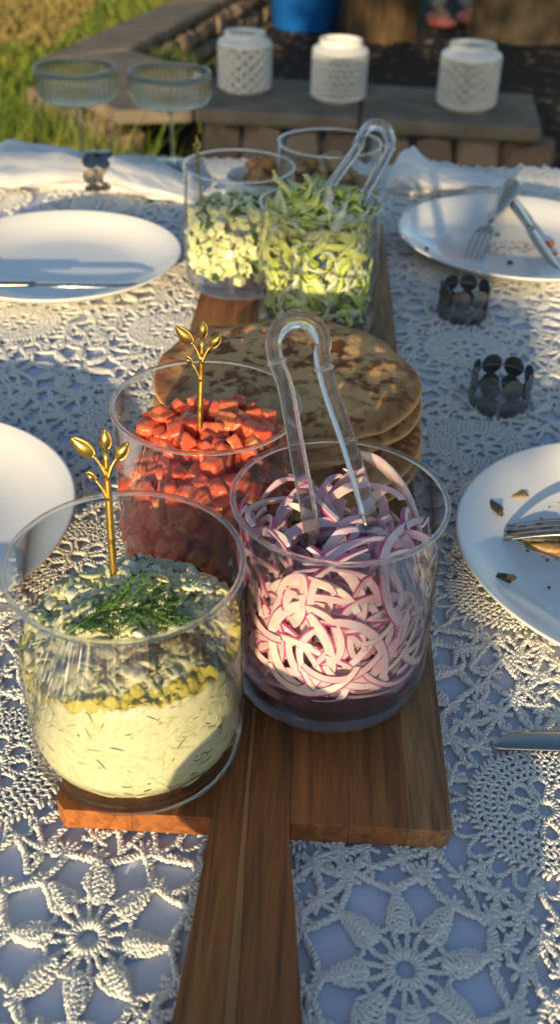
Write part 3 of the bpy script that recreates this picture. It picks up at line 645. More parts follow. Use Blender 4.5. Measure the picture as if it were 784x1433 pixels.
# olive oil lying along the glass
M_OIL = mat('olive_oil', (.92, .80, .16), .10, trans=.35, var=(.74, .62, .08), vscale=90); M_OIL.node_tree.nodes['Principled BSDF'].inputs['IOR'].default_value = 1.47
V = []; F = []; nr2, na2 = 46, 300
for i in range(nr2):
    for k in range(na2):
        a = math.pi * (1.0 + 1.16 * k / (na2 - 1)); r = .026 + (RIN - .00005 - .026) * i / (nr2 - 1); x, y = r * math.cos(a), r * math.sin(a)
        e = (r - .026) / (RIN - .026); msk = .55 * nz(x, y, 42, 9) + .35 * nz(x, y, 120, 8) + .66 * e ** 3.5 - .40 + .24 * max(0, math.cos(a - 5.75)) ** 3
        V.append((x, y, tz_top(x, y) - BT + (.0006 if msk > 0 else -.0002) + max(-.003, min(.0008, msk * .006))))
for i in range(nr2 - 1): F += [[i * na2 + k, (i + 1) * na2 + k, (i + 1) * na2 + k + 1, i * na2 + k + 1] for k in range(na2 - 1)]
e0 = len(V)
for q in range(1, 5):
    for k in range(na2):
        x, y, z = V[(nr2 - 1) * na2 + k]; dn = max(0, .0028 + .012 * nz(x, y, 48, 4) + .006 * nz(x, y, 170, 6) + .003 * nz(x, y, 600, 2)); V.append((x * (1.0012 - .0020 * (q == 4)), y * (1.0012 - .0020 * (q == 4)), z - dn * q / 4))
rows_ = [(nr2 - 1) * na2] + [e0 + q * na2 for q in range(4)]
for q in range(4): F += [[rows_[q] + k, rows_[q + 1] + k, rows_[q + 1] + k + 1, rows_[q] + k + 1] for k in range(na2 - 1)]
o = ob('olive_oil', me('olive_oil', V, F, M_OIL), dip); so = o.modifiers.new('solid', 'SOLIDIFY'); so.thickness = .0004; so.offset = -1
# dill sprig
mb = MB(); base = np.array([-.024, -.014, .0]); rg = random.Random(5)
def on_dip(x, y, h): return np.array([x, y, tz_smooth(x, y) + h])
stem = np.array([on_dip(-.030 + .052 * s, -.0195 + .010 * math.sin(s * 2.2), .007 + .004 * math.sin(s * 3)) for s in np.linspace(0, 1, 14)])
v, f = tube(stem, np.linspace(.0008, .0004, 14), 6); mb.add(v, f)
for s in np.linspace(.15, .99, 19):
    p = np.array([np.interp(s, np.linspace(0, 1, 14), stem[:, q]) for q in range(3)])
    for sd_ in (-1, 1):
        ln = .018 * (1 - abs(s - .5) * .9); an = sd_ * rg.uniform(.5, 1.2) + .2; d = np.array([math.cos(an), math.sin(an), rg.uniform(-.1, .5)])
        tw = spline([p, p + d * ln * .5 + [0, 0, .001], p + d * ln], 8); v, f = tube(tw, .0003, 4); mb.add(v, f)
        for q in range(1, 8):
            for s2 in (-1, 1):
                a2 = an + s2 * rg.uniform(.35, .9); d2 = np.array([math.cos(a2), math.sin(a2), rg.uniform(-.2, .6)]); l2 = rg.uniform(.003, .007)
                v, f = tube(np.array([tw[q], tw[q] + d2 * l2 * .5 + [0, 0, .0003], tw[q] + d2 * l2]), [.0003, .00028, .00012], 4); mb.add(v, f)
o = ob('dill_sprig', mb.mesh('dill_sprig', mat('fresh_dill', (.05, .13, .015), .5, var=(.09, .19, .03), vscale=200))); o.location = (tzx, tzy, 0)
tag(o, 'feathery dark green dill sprig lying on the tzatziki', 'herb')

# ------------------------------------------------------------------ gold leaf picks
def leaf_mesh(Lh, wd, th=.0011):
    n, m_ = 12, 7; V = []; F = []
    for side in (1, -1):
        for i in range(n):
            s = i / (n - 1); hw = wd * .5 * (math.sin(math.pi * s ** .8) ** .8) + .0003
            for j in range(m_):
                u = -1 + 2 * j / (m_ - 1); V.append((u * hw, side * th * .5 * (1 - .6 * u * u) + .0016 * (1 - u * u) * math.sin(math.pi * s) * -1, s * Lh))
    for sd_ in (0, 1):
        o_ = sd_ * n * m_
        for i in range(n - 1):
            for j in range(m_ - 1):
                q = [o_ + i * m_ + j, o_ + i * m_ + j + 1, o_ + (i + 1) * m_ + j + 1, o_ + (i + 1) * m_ + j]; F.append(q if sd_ == 0 else q[::-1])
    A = n * m_
    for i in range(n - 1):
        for j in (0, m_ - 1): F.append([i * m_ + j, (i + 1) * m_ + j, A + (i + 1) * m_ + j, A + i * m_ + j])
    F.append([j for j in range(m_)] + [A + j for j in range(m_)][::-1]); F.append([(n - 1) * m_ + j for j in range(m_)][::-1] + [A + (n - 1) * m_ + j for j in range(m_)])
    return me('leaf', V, F, M_GOLD)
LEAFS = [leaf_mesh(.0145, .0078), leaf_mesh(.0112, .0058), leaf_mesh(.0060, .0034)]
def pick(label, p0, p1, yaw):
    """p0 in the food, p1 the tip of the top leaf"""
    p0, p1 = Vector(p0), Vector(p1); d = (p1 - p0); Ln = d.length
    t = thing('gold_pick', label, 'cocktail pick', p0, 0, 'gold leaf picks in the jars')
    z = d.normalized(); face = Vector((math.sin(yaw), -math.cos(yaw), 0)); x = face.cross(z).normalized() * -1; y = z.cross(x)
    t.rotation_euler = Matrix((x, y, z)).transposed().to_euler()
    st = Ln - .011; zz = np.linspace(-.03, st, 16); V = []; F = []
    for i, q in enumerate(zz):
        wd = np.interp(q, [-.03, st * .3, st * .7, st], [.0022, .0030, .0027, .0020]); th = .0012
        V += [(-wd, -th, q), (wd, -th, q), (wd * 1.1, 0, q), (wd, th, q), (-wd, th, q), (-wd * 1.1, 0, q)]
    for i in range(15): F += [[i * 6 + k, i * 6 + (k + 1) % 6, (i + 1) * 6 + (k + 1) % 6, (i + 1) * 6 + k] for k in range(6)]
    F += [[5, 4, 3, 2, 1, 0], [90 + k for k in range(6)]]
    V = np.array(V); V[:, :2] *= .62
    ob('stem', me('stem', V, F, M_GOLD), t)
    for (x0, z0, an, ms, sc) in ((0, st - .001, .05, LEAFS[1], 1), (-.0058, st - .0045, -.80, LEAFS[0], 1), (.0048, st - .0060, .62, LEAFS[1], 1), (-.006, st - .017, -.72, LEAFS[2], 1)):
        v, f = tube(spline([(0, 0, z0 - .011), (x0 * .5, 0, z0 - .004), (x0, 0, z0 + .0005)], 8), np.linspace(.0011, .0006, 8), 6); ob('twig', me('twig', v, f, M_GOLD), t)
        ob('leaf', ms, t, (x0, 0, z0), (0, an, 0), (sc, sc, sc))
pick('gold leaf pick stuck upright in the tzatziki', (-.0855, .385, .108), (-.0865, .400, .189), .05)
pick('gold leaf pick stuck upright in the diced tomato', (-.052, .520, .121), (-.0495, .530, .187), -.05)
pick('thin gold pick seen edge-on in the diced cucumber', (-.0915, .995, .098), (-.0960, 1.0, .169), 1.45)

# ------------------------------------------------------------------ pieces of food in the jars
def place_pieces(n, c, ztop, zb, size, dmin, front_only=True, seed=1, shell=.014, tries=60000):
    rg = np.random.default_rng(seed); pts = []; rm = RIN - size * .52
    for _ in range(tries):
        if len(pts) >= n: break
        a = rg.uniform(0, 2 * np.pi); r = rm * math.sqrt(rg.random()); x, y = r * math.cos(a), r * math.sin(a); zt_ = ztop(x, y); z = rg.uniform(zb + size * .45, zt_)
        top = z > zt_ - size * 1.3
        if not top:
            if r < rm - shell or (front_only and y > .012): continue
        p = np.array([x, y, z])
        if pts and np.min(np.linalg.norm(np.array(pts) - p, axis=1)) < dmin: continue
        pts.append(p)
    return [p + np.array([c[0], c[1], 0]) for p in pts]
def mound(lv, h, dx=0, dy=0):
    return lambda x, y: lv + h * max(0, 1 - (math.hypot(x - dx, y - dy) / .05) ** 2)
M_TOM = mat('tomato_flesh', (.82, .145, .060), .24, var=(.80, .30, .13), vscale=190, bump=.4, bscale=380, sss=.4, objvar=(.76, .11, .05), coat=.05, vlo=.45, vhi=.75)
M_TOMP = mat('tomato_pale', (.70, .33, .13), .25, var=(.60, .12, .04), vscale=120, bump=.3, bscale=300, sss=.25)
toms = [me('tomato_dice', *lump(.0060 * random.uniform(.85, 1.2), .0055 * random.uniform(.8, 1.15), .0052 * random.uniform(.8, 1.15), 16.0, .06, 3, s, .9), M_TOM, True) for s in range(12)]
tomp = [me('tomato_dice', *lump(.0056, .0048, .0050, 14.0, .08, 3, s + 30), M_TOMP, True) for s in range(2)]
for i, p in enumerate(place_pieces(270, JP['to'], lambda x, y: .106 + .010 * max(0, 1 - (math.hypot(x - .008, y) / .05) ** 2) + .012 * max(-.2, y / .045), ZB, .0095, .0066, seed=4)):
    o = ob('tomato_dice', random.choice(tomp if random.random() < .08 else toms), None, p, (random.random() * 6, random.random() * 6, random.random() * 6)); s = random.uniform(.8, 1.2); o.scale = (s, s, s)
    tag(o, 'small wet cube of red tomato in the glass jar', 'tomato piece', 'diced tomato in the jar')
M_CUKE = mat('cucumber_flesh', (.76, .77, .42), .3, var=(.54, .62, .26), vscale=150, bump=.2, bscale=300, sss=.2, objvar=(.74, .74, .46)); M_PEEL = mat('cucumber_peel', (.03, .075, .015), .4, var=(.06, .12, .03), vscale=150)
cus = []
for s in range(10):
    v, f = lump(.0043 * random.uniform(.85, 1.2), .0040 * random.uniform(.8, 1.2), .0040 * random.uniform(.8, 1.2), 16.0, .06, 2, s + 50)
    mi = [1 if (s % 2 == 0 and np.mean([v[q][0] for q in fc]) > .0033) else 0 for fc in f]; cus.append(me('cucumber_dice', v, f, [M_CUKE, M_PEEL], False, mi))
for i, p in enumerate(place_pieces(290, JP['cu'], mound(.098, .008), ZB, .0085, .0062, seed=9, shell=.012)):
    o = ob('cucumber_dice', random.choice(cus), None, p, (random.uniform(-.6, .6), random.uniform(-.6, .6), random.random() * 6)); s = random.uniform(.85, 1.15); o.scale = (s,) * 3
    tag(o, 'small pale cube of cucumber in the glass jar', 'cucumber piece', 'diced cucumber in the jar')
# chopped green herbs between the cucumber dice (one uncounted scatter)
mb = MB()
for p in place_pieces(230, JP['cu'], mound(.101, .009), ZB, .006, .003, seed=10, shell=.010):
    Lh = random.uniform(.002, .005); P = np.stack([np.linspace(-.5, .5, 4) * Lh, np.zeros(4), random.gauss(0, 60) * (np.linspace(-.5, .5, 4) * Lh) ** 2], -1)
    v, f = ribbon(P, np.array([0, .3, 1.0]), random.uniform(.0015, .0035), .0005); v = v @ np.array(rot_to((random.gauss(0, 1), random.gauss(0, 1), random.gauss(0, 1)))).T; mb.add(press(v + p, JP['cu'], .050), f)
tag(ob('chopped_herbs', mb.mesh('chopped_herbs', M_PEEL, False)), 'chopped dark green herbs mixed through the diced cucumber', 'herbs', kind='stuff')

# red onion slices: bowed strips with a purple outer skin
M_ONI = mat('onion_flesh', (.85, .56, .58), .22, var=(.88, .80, .70), vscale=110, bump=.15, bscale=300, sss=.3, objvar=(.78, .46, .54)); M_ONS = mat('onion_skin', (.50, .03, .20), .25, var=(.58, .12, .30), vscale=120, bump=.1, bscale=300, sss=.1)
def onion_verts(Rr, span, wd, th, wob, rg, n=30):
    a = np.linspace(-span / 2, span / 2, n); sq = rg.uniform(.7, 1.0); tp = np.sin(np.linspace(.30, math.pi - .30, n)) ** .22
    C = np.stack([Rr * np.cos(a) * sq, Rr * np.sin(a), wob * np.sin(a * 1.5 + rg.uniform(0, 6))], -1); O = np.stack([np.cos(a) / sq, np.sin(a), 0 * a], -1); O /= np.linalg.norm(O, axis=1)[:, None]; Z = np.array([0, 0, 1.0])
    w_ = (wd * tp)[:, None] / 2; h_ = (th * (.6 + .4 * tp))[:, None] / 2
    sec = [C - O * w_ - Z * h_, C + O * w_ * .72 - Z * h_, C + O * w_ - Z * h_ * .7, C + O * w_ + Z * h_ * .7, C + O * w_ * .82 + Z * h_, C - O * w_ + Z * h_]
    V = np.stack(sec, 1).reshape(-1, 3); F = []; mi = []
    for i in range(n - 1):
        for q in range(6): F.append([i * 6 + q, i * 6 + (q + 1) % 6, (i + 1) * 6 + (q + 1) % 6, (i + 1) * 6 + q]); mi.append(1 if q in (1, 2) else 0)
    F += [[5, 4, 3, 2, 1, 0], [(n - 1) * 6 + q for q in range(6)]]; mi += [0, 0]; return V, F, mi
rg = np.random.default_rng(21); cx_, cy_ = JP['on']; OT = lambda x, y: .107 + .008 * max(0, 1 - (math.hypot(x, y - .008) / .05) ** 2) + .010 * max(-.2, y / .045)
for i in range(285):
    Rr = rg.uniform(.014, .036); V, F, mi = onion_verts(Rr, rg.uniform(1.5, 3.4), rg.uniform(.0034, .0066), rg.uniform(.0014, .0034), rg.uniform(0, .005), rg)
    if i < 165:      # against the glass, turned towards the viewer
        a = rg.uniform(math.pi - .15, 2 * math.pi + .15); z = rg.uniform(ZB + .016, .112); rr = rg.uniform(.036, .056); nd = Vector((math.cos(a), math.sin(a), rg.normal(.15, .55))); c = (rr * math.cos(a), rr * math.sin(a), z)
    elif i < 222:    # lying on top of the heap
        a = rg.uniform(0, 6.283); rr = .044 * math.sqrt(rg.random()); c = (rr * math.cos(a), rr * math.sin(a), OT(rr * math.cos(a), rr * math.sin(a)) - rg.uniform(-.002, .012)); nd = Vector((rg.normal(0, .45), rg.normal(-.65, .45), 1))
    else:
        a = rg.uniform(math.pi, 2 * math.pi); rr = rg.uniform(.024, .042); c = (rr * math.cos(a), rr * math.sin(a), rg.uniform(ZB + .014, .105)); nd = Vector((math.cos(a), math.sin(a), rg.normal(.4, .4)))
    V = V @ np.array(rot_to(nd, rg.uniform(0, 6.283))).T + np.array(c); V[:, :2] += np.array(JP['on']); V = press(V, JP['on'], .0455)
    V[:, 2] = np.where(V[:, 2] < ZB + .012, ZB + .012 - (ZB + .012 - V[:, 2]) * .15, V[:, 2]); V[:, 2] = np.where(V[:, 2] > .126, .126 + (V[:, 2] - .126) * .25, V[:, 2])
    o = V.mean(0); tag(ob('red_onion_slice', me('red_onion_slice', V - o, F, [M_ONI, M_ONS], False, mi), None, o), 'thin curved slice of red onion in the glass jar', 'onion slice', 'sliced red onion in the jar')
# one long slice standing up against the far wall of the jar
P = spline([(cx_ + .012, cy_ + .050, .139), (cx_ + .026, cy_ + .046, .135), (cx_ + .040, cy_ + .034, .124), (cx_ + .048, cy_ + .018, .108)], 20); a = np.arctan2(P[:, 1] - cy_, P[:, 0] - cx_)
O = np.stack([np.cos(a), np.sin(a), 0 * a], -1); Z = np.array([0, 0, 1.0]); tp = np.sin(np.linspace(.25, math.pi - .25, 20))[:, None] ** .6; w_ = .0022 * tp; h_ = .0045 * tp; V = np.stack([P - O * w_ - Z * h_, P + O * w_ * .6 - Z * h_, P + O * w_ - Z * h_ * .8, P + O * w_ + Z * h_ * .3, P + O * w_ * .5 + Z * h_ * .5, P - O * w_ + Z * h_], 1).reshape(-1, 3)
F = []; mi = []
for i in range(19):
    for q in range(6): F.append([i * 6 + q, i * 6 + (q + 1) % 6, (i + 1) * 6 + (q + 1) % 6, (i + 1) * 6 + q]); mi.append(1 if q in (0, 1, 2) else 0)
F += [[5, 4, 3, 2, 1, 0], [114 + q for q in range(6)]]; mi += [0, 0]
tag(ob('red_onion_slice', me('red_onion_slice', press(V, JP['on'], .052), F, [M_ONI, M_ONS], True, mi)), 'long red onion slice standing up against the glass above the others', 'onion slice', 'sliced red onion in the jar')
v, f = lathe([(.0005, 0), (RIN - .004, 0), (RIN - .0006, .003), (RIN - .0006, .0115), (.0005, .0115)], 64)
o = ob('onion_juice', me('onion_juice', v, f, glass('purple_juice', (.90, .62, .68), 0, 1.34, clear=.6)), None, (cx_, cy_, ZB + .0004)); tag(o, 'purple onion juice pooled at the bottom of the onion jar', 'juice')

# lettuce shreds
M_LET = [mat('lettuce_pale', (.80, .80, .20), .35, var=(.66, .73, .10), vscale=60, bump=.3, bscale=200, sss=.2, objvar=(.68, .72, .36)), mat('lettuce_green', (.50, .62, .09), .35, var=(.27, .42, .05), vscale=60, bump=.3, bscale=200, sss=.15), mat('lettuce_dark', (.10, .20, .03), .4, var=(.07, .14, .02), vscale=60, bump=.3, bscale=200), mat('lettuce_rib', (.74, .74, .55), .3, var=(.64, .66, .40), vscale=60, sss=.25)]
rg = np.random.default_rng(33); LT_ = mound(.128, .018)
for i in range(290):
    Lh = rg.uniform(.022, .055); n = 14; s = np.linspace(-.5, .5, n); cv = rg.normal(0, 28)
    P = np.stack([s * Lh, cv * (s * Lh) ** 2 + .0018 * np.sin(s * rg.uniform(8, 18) + rg.uniform(0, 6)), .003 * np.sin(s * rg.uniform(6, 16) + rg.uniform(0, 6))], -1)
    wd = rg.uniform(.0040, .0110) * (np.sin(np.linspace(.3, math.pi - .3, n)) ** .6) * (1 + .25 * np.sin(np.linspace(0, rg.uniform(6, 20), n)))
    v, f = ribbon(P, np.array([0, rg.normal(0, .4), 1.0]), wd, rg.uniform(.0006, .0012)); v[:, 2] += .0012 * np.sin(v[:, 0] * rg.uniform(300, 700)) * np.sign(v[:, 1])
    if i < 175: a = rg.uniform(math.pi - .1, 2 * math.pi + .1); rr = rg.uniform(.035, .056); c = np.array([rr * math.cos(a), rr * math.sin(a), rg.uniform(ZB + .004, .135)]); nd = (math.cos(a), math.sin(a), rg.normal(.2, .6))
    else: a = rg.uniform(0, 6.28); rr = .045 * math.sqrt(rg.random()); c = np.array([rr * math.cos(a), rr * math.sin(a), LT_(rr * math.cos(a), rr * math.sin(a)) - rg.uniform(-.004, .014)]); nd = (rg.normal(0, .6), rg.normal(-.2, .6), 1)
    V = v @ np.array(rot_to(nd, rg.uniform(0, 6.28))).T + c; V[:, :2] += np.array(JP['le']); V = press(V, JP['le'], .045); V[:, 2] = np.maximum(V[:, 2], ZB + .001)
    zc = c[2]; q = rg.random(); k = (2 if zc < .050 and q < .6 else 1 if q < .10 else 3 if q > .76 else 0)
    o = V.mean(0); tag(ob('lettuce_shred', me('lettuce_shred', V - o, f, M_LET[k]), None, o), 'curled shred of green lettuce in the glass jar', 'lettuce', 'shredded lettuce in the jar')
o = ob('lettuce_shred', None) if False else None

# brown pieces in the back jar, fried pieces in a small bowl
M_STEW = mat('brown_stewed_piece', (.40, .24, .09), .4, var=(.52, .38, .18), vscale=80, bump=.5, bscale=160, objvar=(.30, .17, .06)); stew = [me('stewed_piece', *lump(.013 * random.uniform(.7, 1.3), .008, .006, 2.6, .25, 2, s + 70, 1.6), M_STEW) for s in range(6)]
for p in place_pieces(70, JP['ba'], mound(.108, .020, -.015, -.01), ZB, .016, .0100, seed=12, shell=.02):
    o = ob('stewed_piece', random.choice(stew), None, p, (random.uniform(-1, 1), random.uniform(-1, 1), random.random() * 6)); V = None
    tag(o, 'brown stewed piece in the glass jar behind the lettuce', 'food piece', 'brown pieces in the back jar')
t = thing('ramekin', 'small white ramekin of fried pieces behind the cucumber jar', 'bowl', (-.034, 1.150, BT))
v, f = lathe([(.0005, .004), (.030, .004), (.034, .0), (.036, .002), (.040, .03), (.0425, .066), (.0418, .0685), (.0400, .067), (.0375, .03), (.031, .010), (.0005, .008)], 64); ob('bowl_wall', me('bowl_wall', v, f, M_PLATE), t)
M_FRY = mat('fried_crust', (.58, .27, .07), .5, var=(.36, .12, .03), vscale=90, bump=.8, bscale=200, objvar=(.50, .27, .09)); fry = [me('fried_piece', *lump(.013 * random.uniform(.8, 1.2), .010, .008, 2.3, .3, 2, s + 90, 1.8), M_FRY) for s in range(6)]
for i in range(34):
    a = random.random() * 6.28; r = .030 * math.sqrt(random.random()); z = BT + .042 + .042 * max(0, 1 - (r / .036) ** 2) * random.uniform(.5, 1)
    o = ob('fried_piece', random.choice(fry), None, (-.030 + r * math.cos(a), 1.150 + r * math.sin(a), z), (random.uniform(-1, 1), random.uniform(-1, 1), random.random() * 6)); tag(o, 'golden brown fried piece heaped in the white ramekin', 'fried food', 'fried pieces in the ramekin')

# ------------------------------------------------------------------ flatbreads
M_BREAD = bpy.data.materials.new('flatbread_crust'); M_BREAD.use_nodes = True; t_ = M_BREAD.node_tree; N = t_.nodes; L = t_.links; b = N['Principled BSDF']; b.inputs['Roughness'].default_value = .75; b.inputs['Specular IOR Level'].default_value = .25
tc = N.new('ShaderNodeTexCoord'); oi = N.new('ShaderNodeObjectInfo'); va = N.new('ShaderNodeVectorMath'); va.operation = 'ADD'; L.new(tc.outputs['Object'], va.inputs[0]); L.new(oi.outputs['Random'], va.inputs[1])
n1 = N.new('ShaderNodeTexNoise'); n1.inputs['Scale'].default_value = 105; n1.inputs['Detail'].default_value = 6; n1.inputs['Distortion'].default_value = .15; L.new(va.outputs[0], n1.inputs[0])
n2 = N.new('ShaderNodeTexNoise'); n2.inputs['Scale'].default_value = 14; n2.inputs['Detail'].default_value = 3; L.new(va.outputs[0], n2.inputs[0])
r1 = N.new('ShaderNodeMapRange'); r1.inputs[1].default_value = .475; r1.inputs[2].default_value = .585; L.new(n1.outputs[0], r1.inputs[0])
r2_ = N.new('ShaderNodeMapRange'); r2_.inputs[1].default_value = .30; r2_.inputs[2].default_value = .46; L.new(n2.outputs[0], r2_.inputs[0])
sx = N.new('ShaderNodeSeparateXYZ'); L.new(tc.outputs['Normal'], sx.inputs[0]); up_ = N.new('ShaderNodeMapRange'); up_.inputs[1].default_value = .55; up_.inputs[2].default_value = .9; L.new(sx.outputs[2], up_.inputs[0])
mu = N.new('ShaderNodeMath'); mu.operation = 'MULTIPLY'; L.new(r1.outputs[0], mu.inputs[0]); L.new(r2_.outputs[0], mu.inputs[1]); mu2 = N.new('ShaderNodeMath'); mu2.operation = 'MULTIPLY'; L.new(mu.outputs[0], mu2.inputs[0]); L.new(up_.outputs[0], mu2.inputs[1])
m1 = N.new('ShaderNodeMix'); m1.data_type = 'RGBA'; m1.inputs[6].default_value = (.80, .47, .20, 1); m1.inputs[7].default_value = (.60, .29, .09, 1); L.new(n2.outputs[0], m1.inputs[0])
m2 = N.new('ShaderNodeMix'); m2.data_type = 'RGBA'; m2.inputs[7].default_value = (.22, .070, .020, 1); L.new(mu2.outputs[0], m2.inputs[0]); L.new(m1.outputs[2], m2.inputs[6]); ln = N.new('ShaderNodeVectorMath'); ln.operation = 'LENGTH'; L.new(tc.outputs['Object'], ln.inputs[0])
ra = N.new('ShaderNodeMath'); ra.operation = 'MULTIPLY_ADD'; ra.inputs[1].default_value = .05; L.new(n2.outputs[0], ra.inputs[0]); L.new(ln.outputs['Value'], ra.inputs[2])
rm = N.new('ShaderNodeMapRange'); rm.inputs[1].default_value = .100; rm.inputs[2].default_value = .122; rm.inputs[4].default_value = .75; L.new(ra.outputs[0], rm.inputs[0])
mu4 = N.new('ShaderNodeMath'); mu4.operation = 'MULTIPLY'; L.new(rm.outputs[0], mu4.inputs[0]); L.new(up_.outputs[0], mu4.inputs[1])
m3 = N.new('ShaderNodeMix'); m3.data_type = 'RGBA'; m3.inputs[7].default_value = (.26, .095, .03, 1); L.new(mu4.outputs[0], m3.inputs[0]); L.new(m2.outputs[2], m3.inputs[6]); L.new(m3.outputs[2], b.inputs['Base Color'])
n3 = N.new('ShaderNodeTexNoise'); n3.inputs['Scale'].default_value = 150; n3.inputs['Detail'].default_value = 6; L.new(va.outputs[0], n3.inputs[0]); bp = N.new('ShaderNodeBump'); bp.inputs['Strength'].default_value = .5; bp.inputs['Distance'].default_value = .002; L.new(n3.outputs[0], bp.inputs['Height']); L.new(bp.outputs[0], b.inputs['Normal'])
def flatbread(c, rad, th, seed, label, droop=.0, tilt=(0, 0)):
    nr, na = 26, 96; V = []; prof = []
    for i in range(nr): prof.append((i / nr, 1))
    prof += [(1.0, .75), (1.012, .3), (1.012, -.2), (.995, -.75), (.97, -1), (.5, -1), (.01, -1)]
    for (s, side) in prof:
        s = max(s, .004)
        for k in range(na):
            a = 2 * math.pi * k / na; rr = rad * s * (1 + .06 * mnoise.noise((math.cos(a) * 1.2, math.sin(a) * 1.2, seed)) + .012 * mnoise.noise((math.cos(a) * 4, math.sin(a) * 4, seed + 5)))
            x, y = rr * math.cos(a), rr * math.sin(a)
            z = .0034 * mnoise.noise((x * 25, y * 25, seed)) + .0020 * mnoise.noise((x * 70, y * 70, seed + 3)) * (side > 0) - droop * s ** 3 * (1 + .8 * mnoise.noise((math.cos(a) * 1.5, math.sin(a) * 1.5, seed + 9)))
            V.append((x, y, z + th / 2 * side * (1 - .45 * min(s, 1) ** 7) + tilt[0] * x + tilt[1] * y))
    m_ = len(prof); F = [[i * na + k, (i + 1) * na + k, (i + 1) * na + (k + 1) % na, i * na + (k + 1) % na] for i in range(m_ - 1) for k in range(na)] + [[k for k in range(na)], [(m_ - 1) * na + k for k in range(na)][::-1]]
    tag(ob('flatbread', me('flatbread', V, F, M_BREAD), None, c, (0, 0, seed * 1.1)), label, 'flatbread', 'stacked flatbreads on the board')
FB = ['flatbread at the very bottom of the stack on the board', 'flatbread lying on the lowest one in the stack', 'flatbread third from the bottom of the stack', 'flatbread third from the top of the stack', 'flatbread directly under the top one of the stack', 'round flatbread with dark char spots on top of the stack']
FB.insert(3, 'flatbread in the very middle of the stack of seven')
for i in range(7):
    dx, dy = [(.010, -.002), (.014, -.007), (.002, .004), (.013, -.006), (-.008, -.002), (.010, -.004), (.002, .003)][i]
    flatbread((dx, .652 + dy, BT + .0055 + i * .0111), [.088, .094, .089, .095, .091, .093, .1005][i], .0098, i + 1, FB[i], [.004, .007, .003, .008, .006, .005, .006][i])

# ------------------------------------------------------------------ acrylic tongs
def tongs(label, pts, side):
    P = spline(pts, 90); sec = []
    for (x, y) in ((-.0042, -.0038), (-.0032, -.0046), (-.0018, -.0042), (-.0010, -.0020), (.0010, -.0020), (.0018, -.0042), (.0032, -.0046), (.0042, -.0038), (.0044, .0036), (.0034, .0044), (-.0034, .0044), (-.0044, .0036)): sec.append((x, y))
    v, f = sweep(P, sec, side); t = thing('serving_tongs', label, 'tongs', pts[0], 0, 'clear acrylic tongs')
    o = ob('tong_band', me('tong_band', v - np.array(pts[0]), f, M_ACRYL), t); bevel(o, .0004, 1)
    for e in (pts[0], pts[-1]):
        v, f = lump(.008, .0025, .012, 2.3, .02, 2); ob('tong_tip', me('tong_tip', v + np.array(e) - np.array(pts[0]), f, M_ACRYL), t)
    for k in (24, 66):
        v, f = lathe([(.0056, -.0010), (.0066, 0), (.0056, .0010)], 20); T = P[k + 1] - P[k]; v = np.array(v) * [.9, .9, 1]; v = v @ np.array(rot_to(T)).T + P[k] - np.array(pts[0]); ob('collar', me('collar', v, f, M_ACRYL), t)
tongs('clear acrylic tongs standing in the sliced red onion', [(.020, .404, .085), (.017, .414, .121), (.008, .445, .152), (.001, .468, .176), (-.0055, .479, .190), (-.006, .484, .199), (-.001, .488, .2055), (.0075, .489, .2075), (.016, .487, .205), (.0205, .483, .198), (.0205, .478, .190), (.0255, .467, .176), (.038, .445, .150), (.050, .424, .117), (.054, .416, .085)], (0, .72, -.69))
tongs('clear acrylic tongs leaning out of the shredded lettuce', [(.012, .868, .108), (.024, .885, .138), (.045, .920, .159), (.062, .948, .1745), (.066, .962, .182), (.072, .972, .188), (.080, .978, .190), (.089, .976, .188), (.094, .968, .182), (.094, .955, .174), (.082, .928, .160), (.066, .892, .142), (.056, .874, .112)], (.25, -.55, .80))

# ------------------------------------------------------------------ plates
def plate_mesh(r):
    pr = [(.0005, .0035), (.075, .0035), (.080, .0), (.084, .0), (.088, .0035), (.108, .0085), (.126, .017), (.1375, .0238), (.1395, .0252), (.1400, .0264), (.1390, .0272), (.1372, .0268), (.1255, .0202), (.109, .0125), (.092, .0075), (.080, .0062), (.040, .0058), (.0005, .0058)]
    v, f = lathe([(a * r / .14, z) for a, z in pr], 128); return me('dinner_plate', v, f, M_PLATE)
PZ = .0026
for (x, y, r, lb) in ((-.256, 1.040, .1360, 'white plate with a knife across it in front of the rolled napkin'), (.277, 1.146, .1450, 'white plate with a leaning fork and knife beside two napkin rings'), (.259, .532, .1360, 'white plate with dark food scraps and fork beside the red onion jar'), (-.281, .542, .1360, 'empty white plate with only its edge showing beside the tomato jar')):
    tag(ob('dinner_plate', plate_mesh(r), None, (x, y, PZ), (0, 0, random.random())), lb, 'plate', 'white dinner plates')

# ------------------------------------------------------------------ cutlery
def outline_slab(pts, th, zf=None, name='blade'):
    """pts: list of (y, half-left, half-right) along +y; slab with soft rounded section"""
    V = []; F = []; sec = 8
    for (y, l, r) in pts:
        for q in range(sec):
            a = 2 * math.pi * q / sec; cxm, hw = (r - l) / 2, (l + r) / 2; V.append((cxm + hw * math.copysign(abs(math.cos(a)) ** .7, math.cos(a)), y, th / 2 * math.sin(a) + (zf(y) if zf else 0)))
    n = len(pts)
    for i in range(n - 1): F += [[i * sec + q, (i + 1) * sec + q, (i + 1) * sec + (q + 1) % sec, i * sec + (q + 1) % sec] for q in range(sec)]
    F += [list(range(sec)), [(n - 1) * sec + q for q in range(sec)][::-1]]; return V, F
def orient(t, p_tip, p_end, roll=0.0):
    p_tip, p_end = Vector(p_tip), Vector(p_end); y = (p_tip - p_end).normalized(); x = y.cross(Vector((0, 0, 1))).normalized(); z = x.cross(y)
    m_ = Matrix((x, y, z)).transposed() @ Matrix.Rotation(roll, 3, 'Y'); t.location = p_end; t.rotation_euler = m_.to_euler()
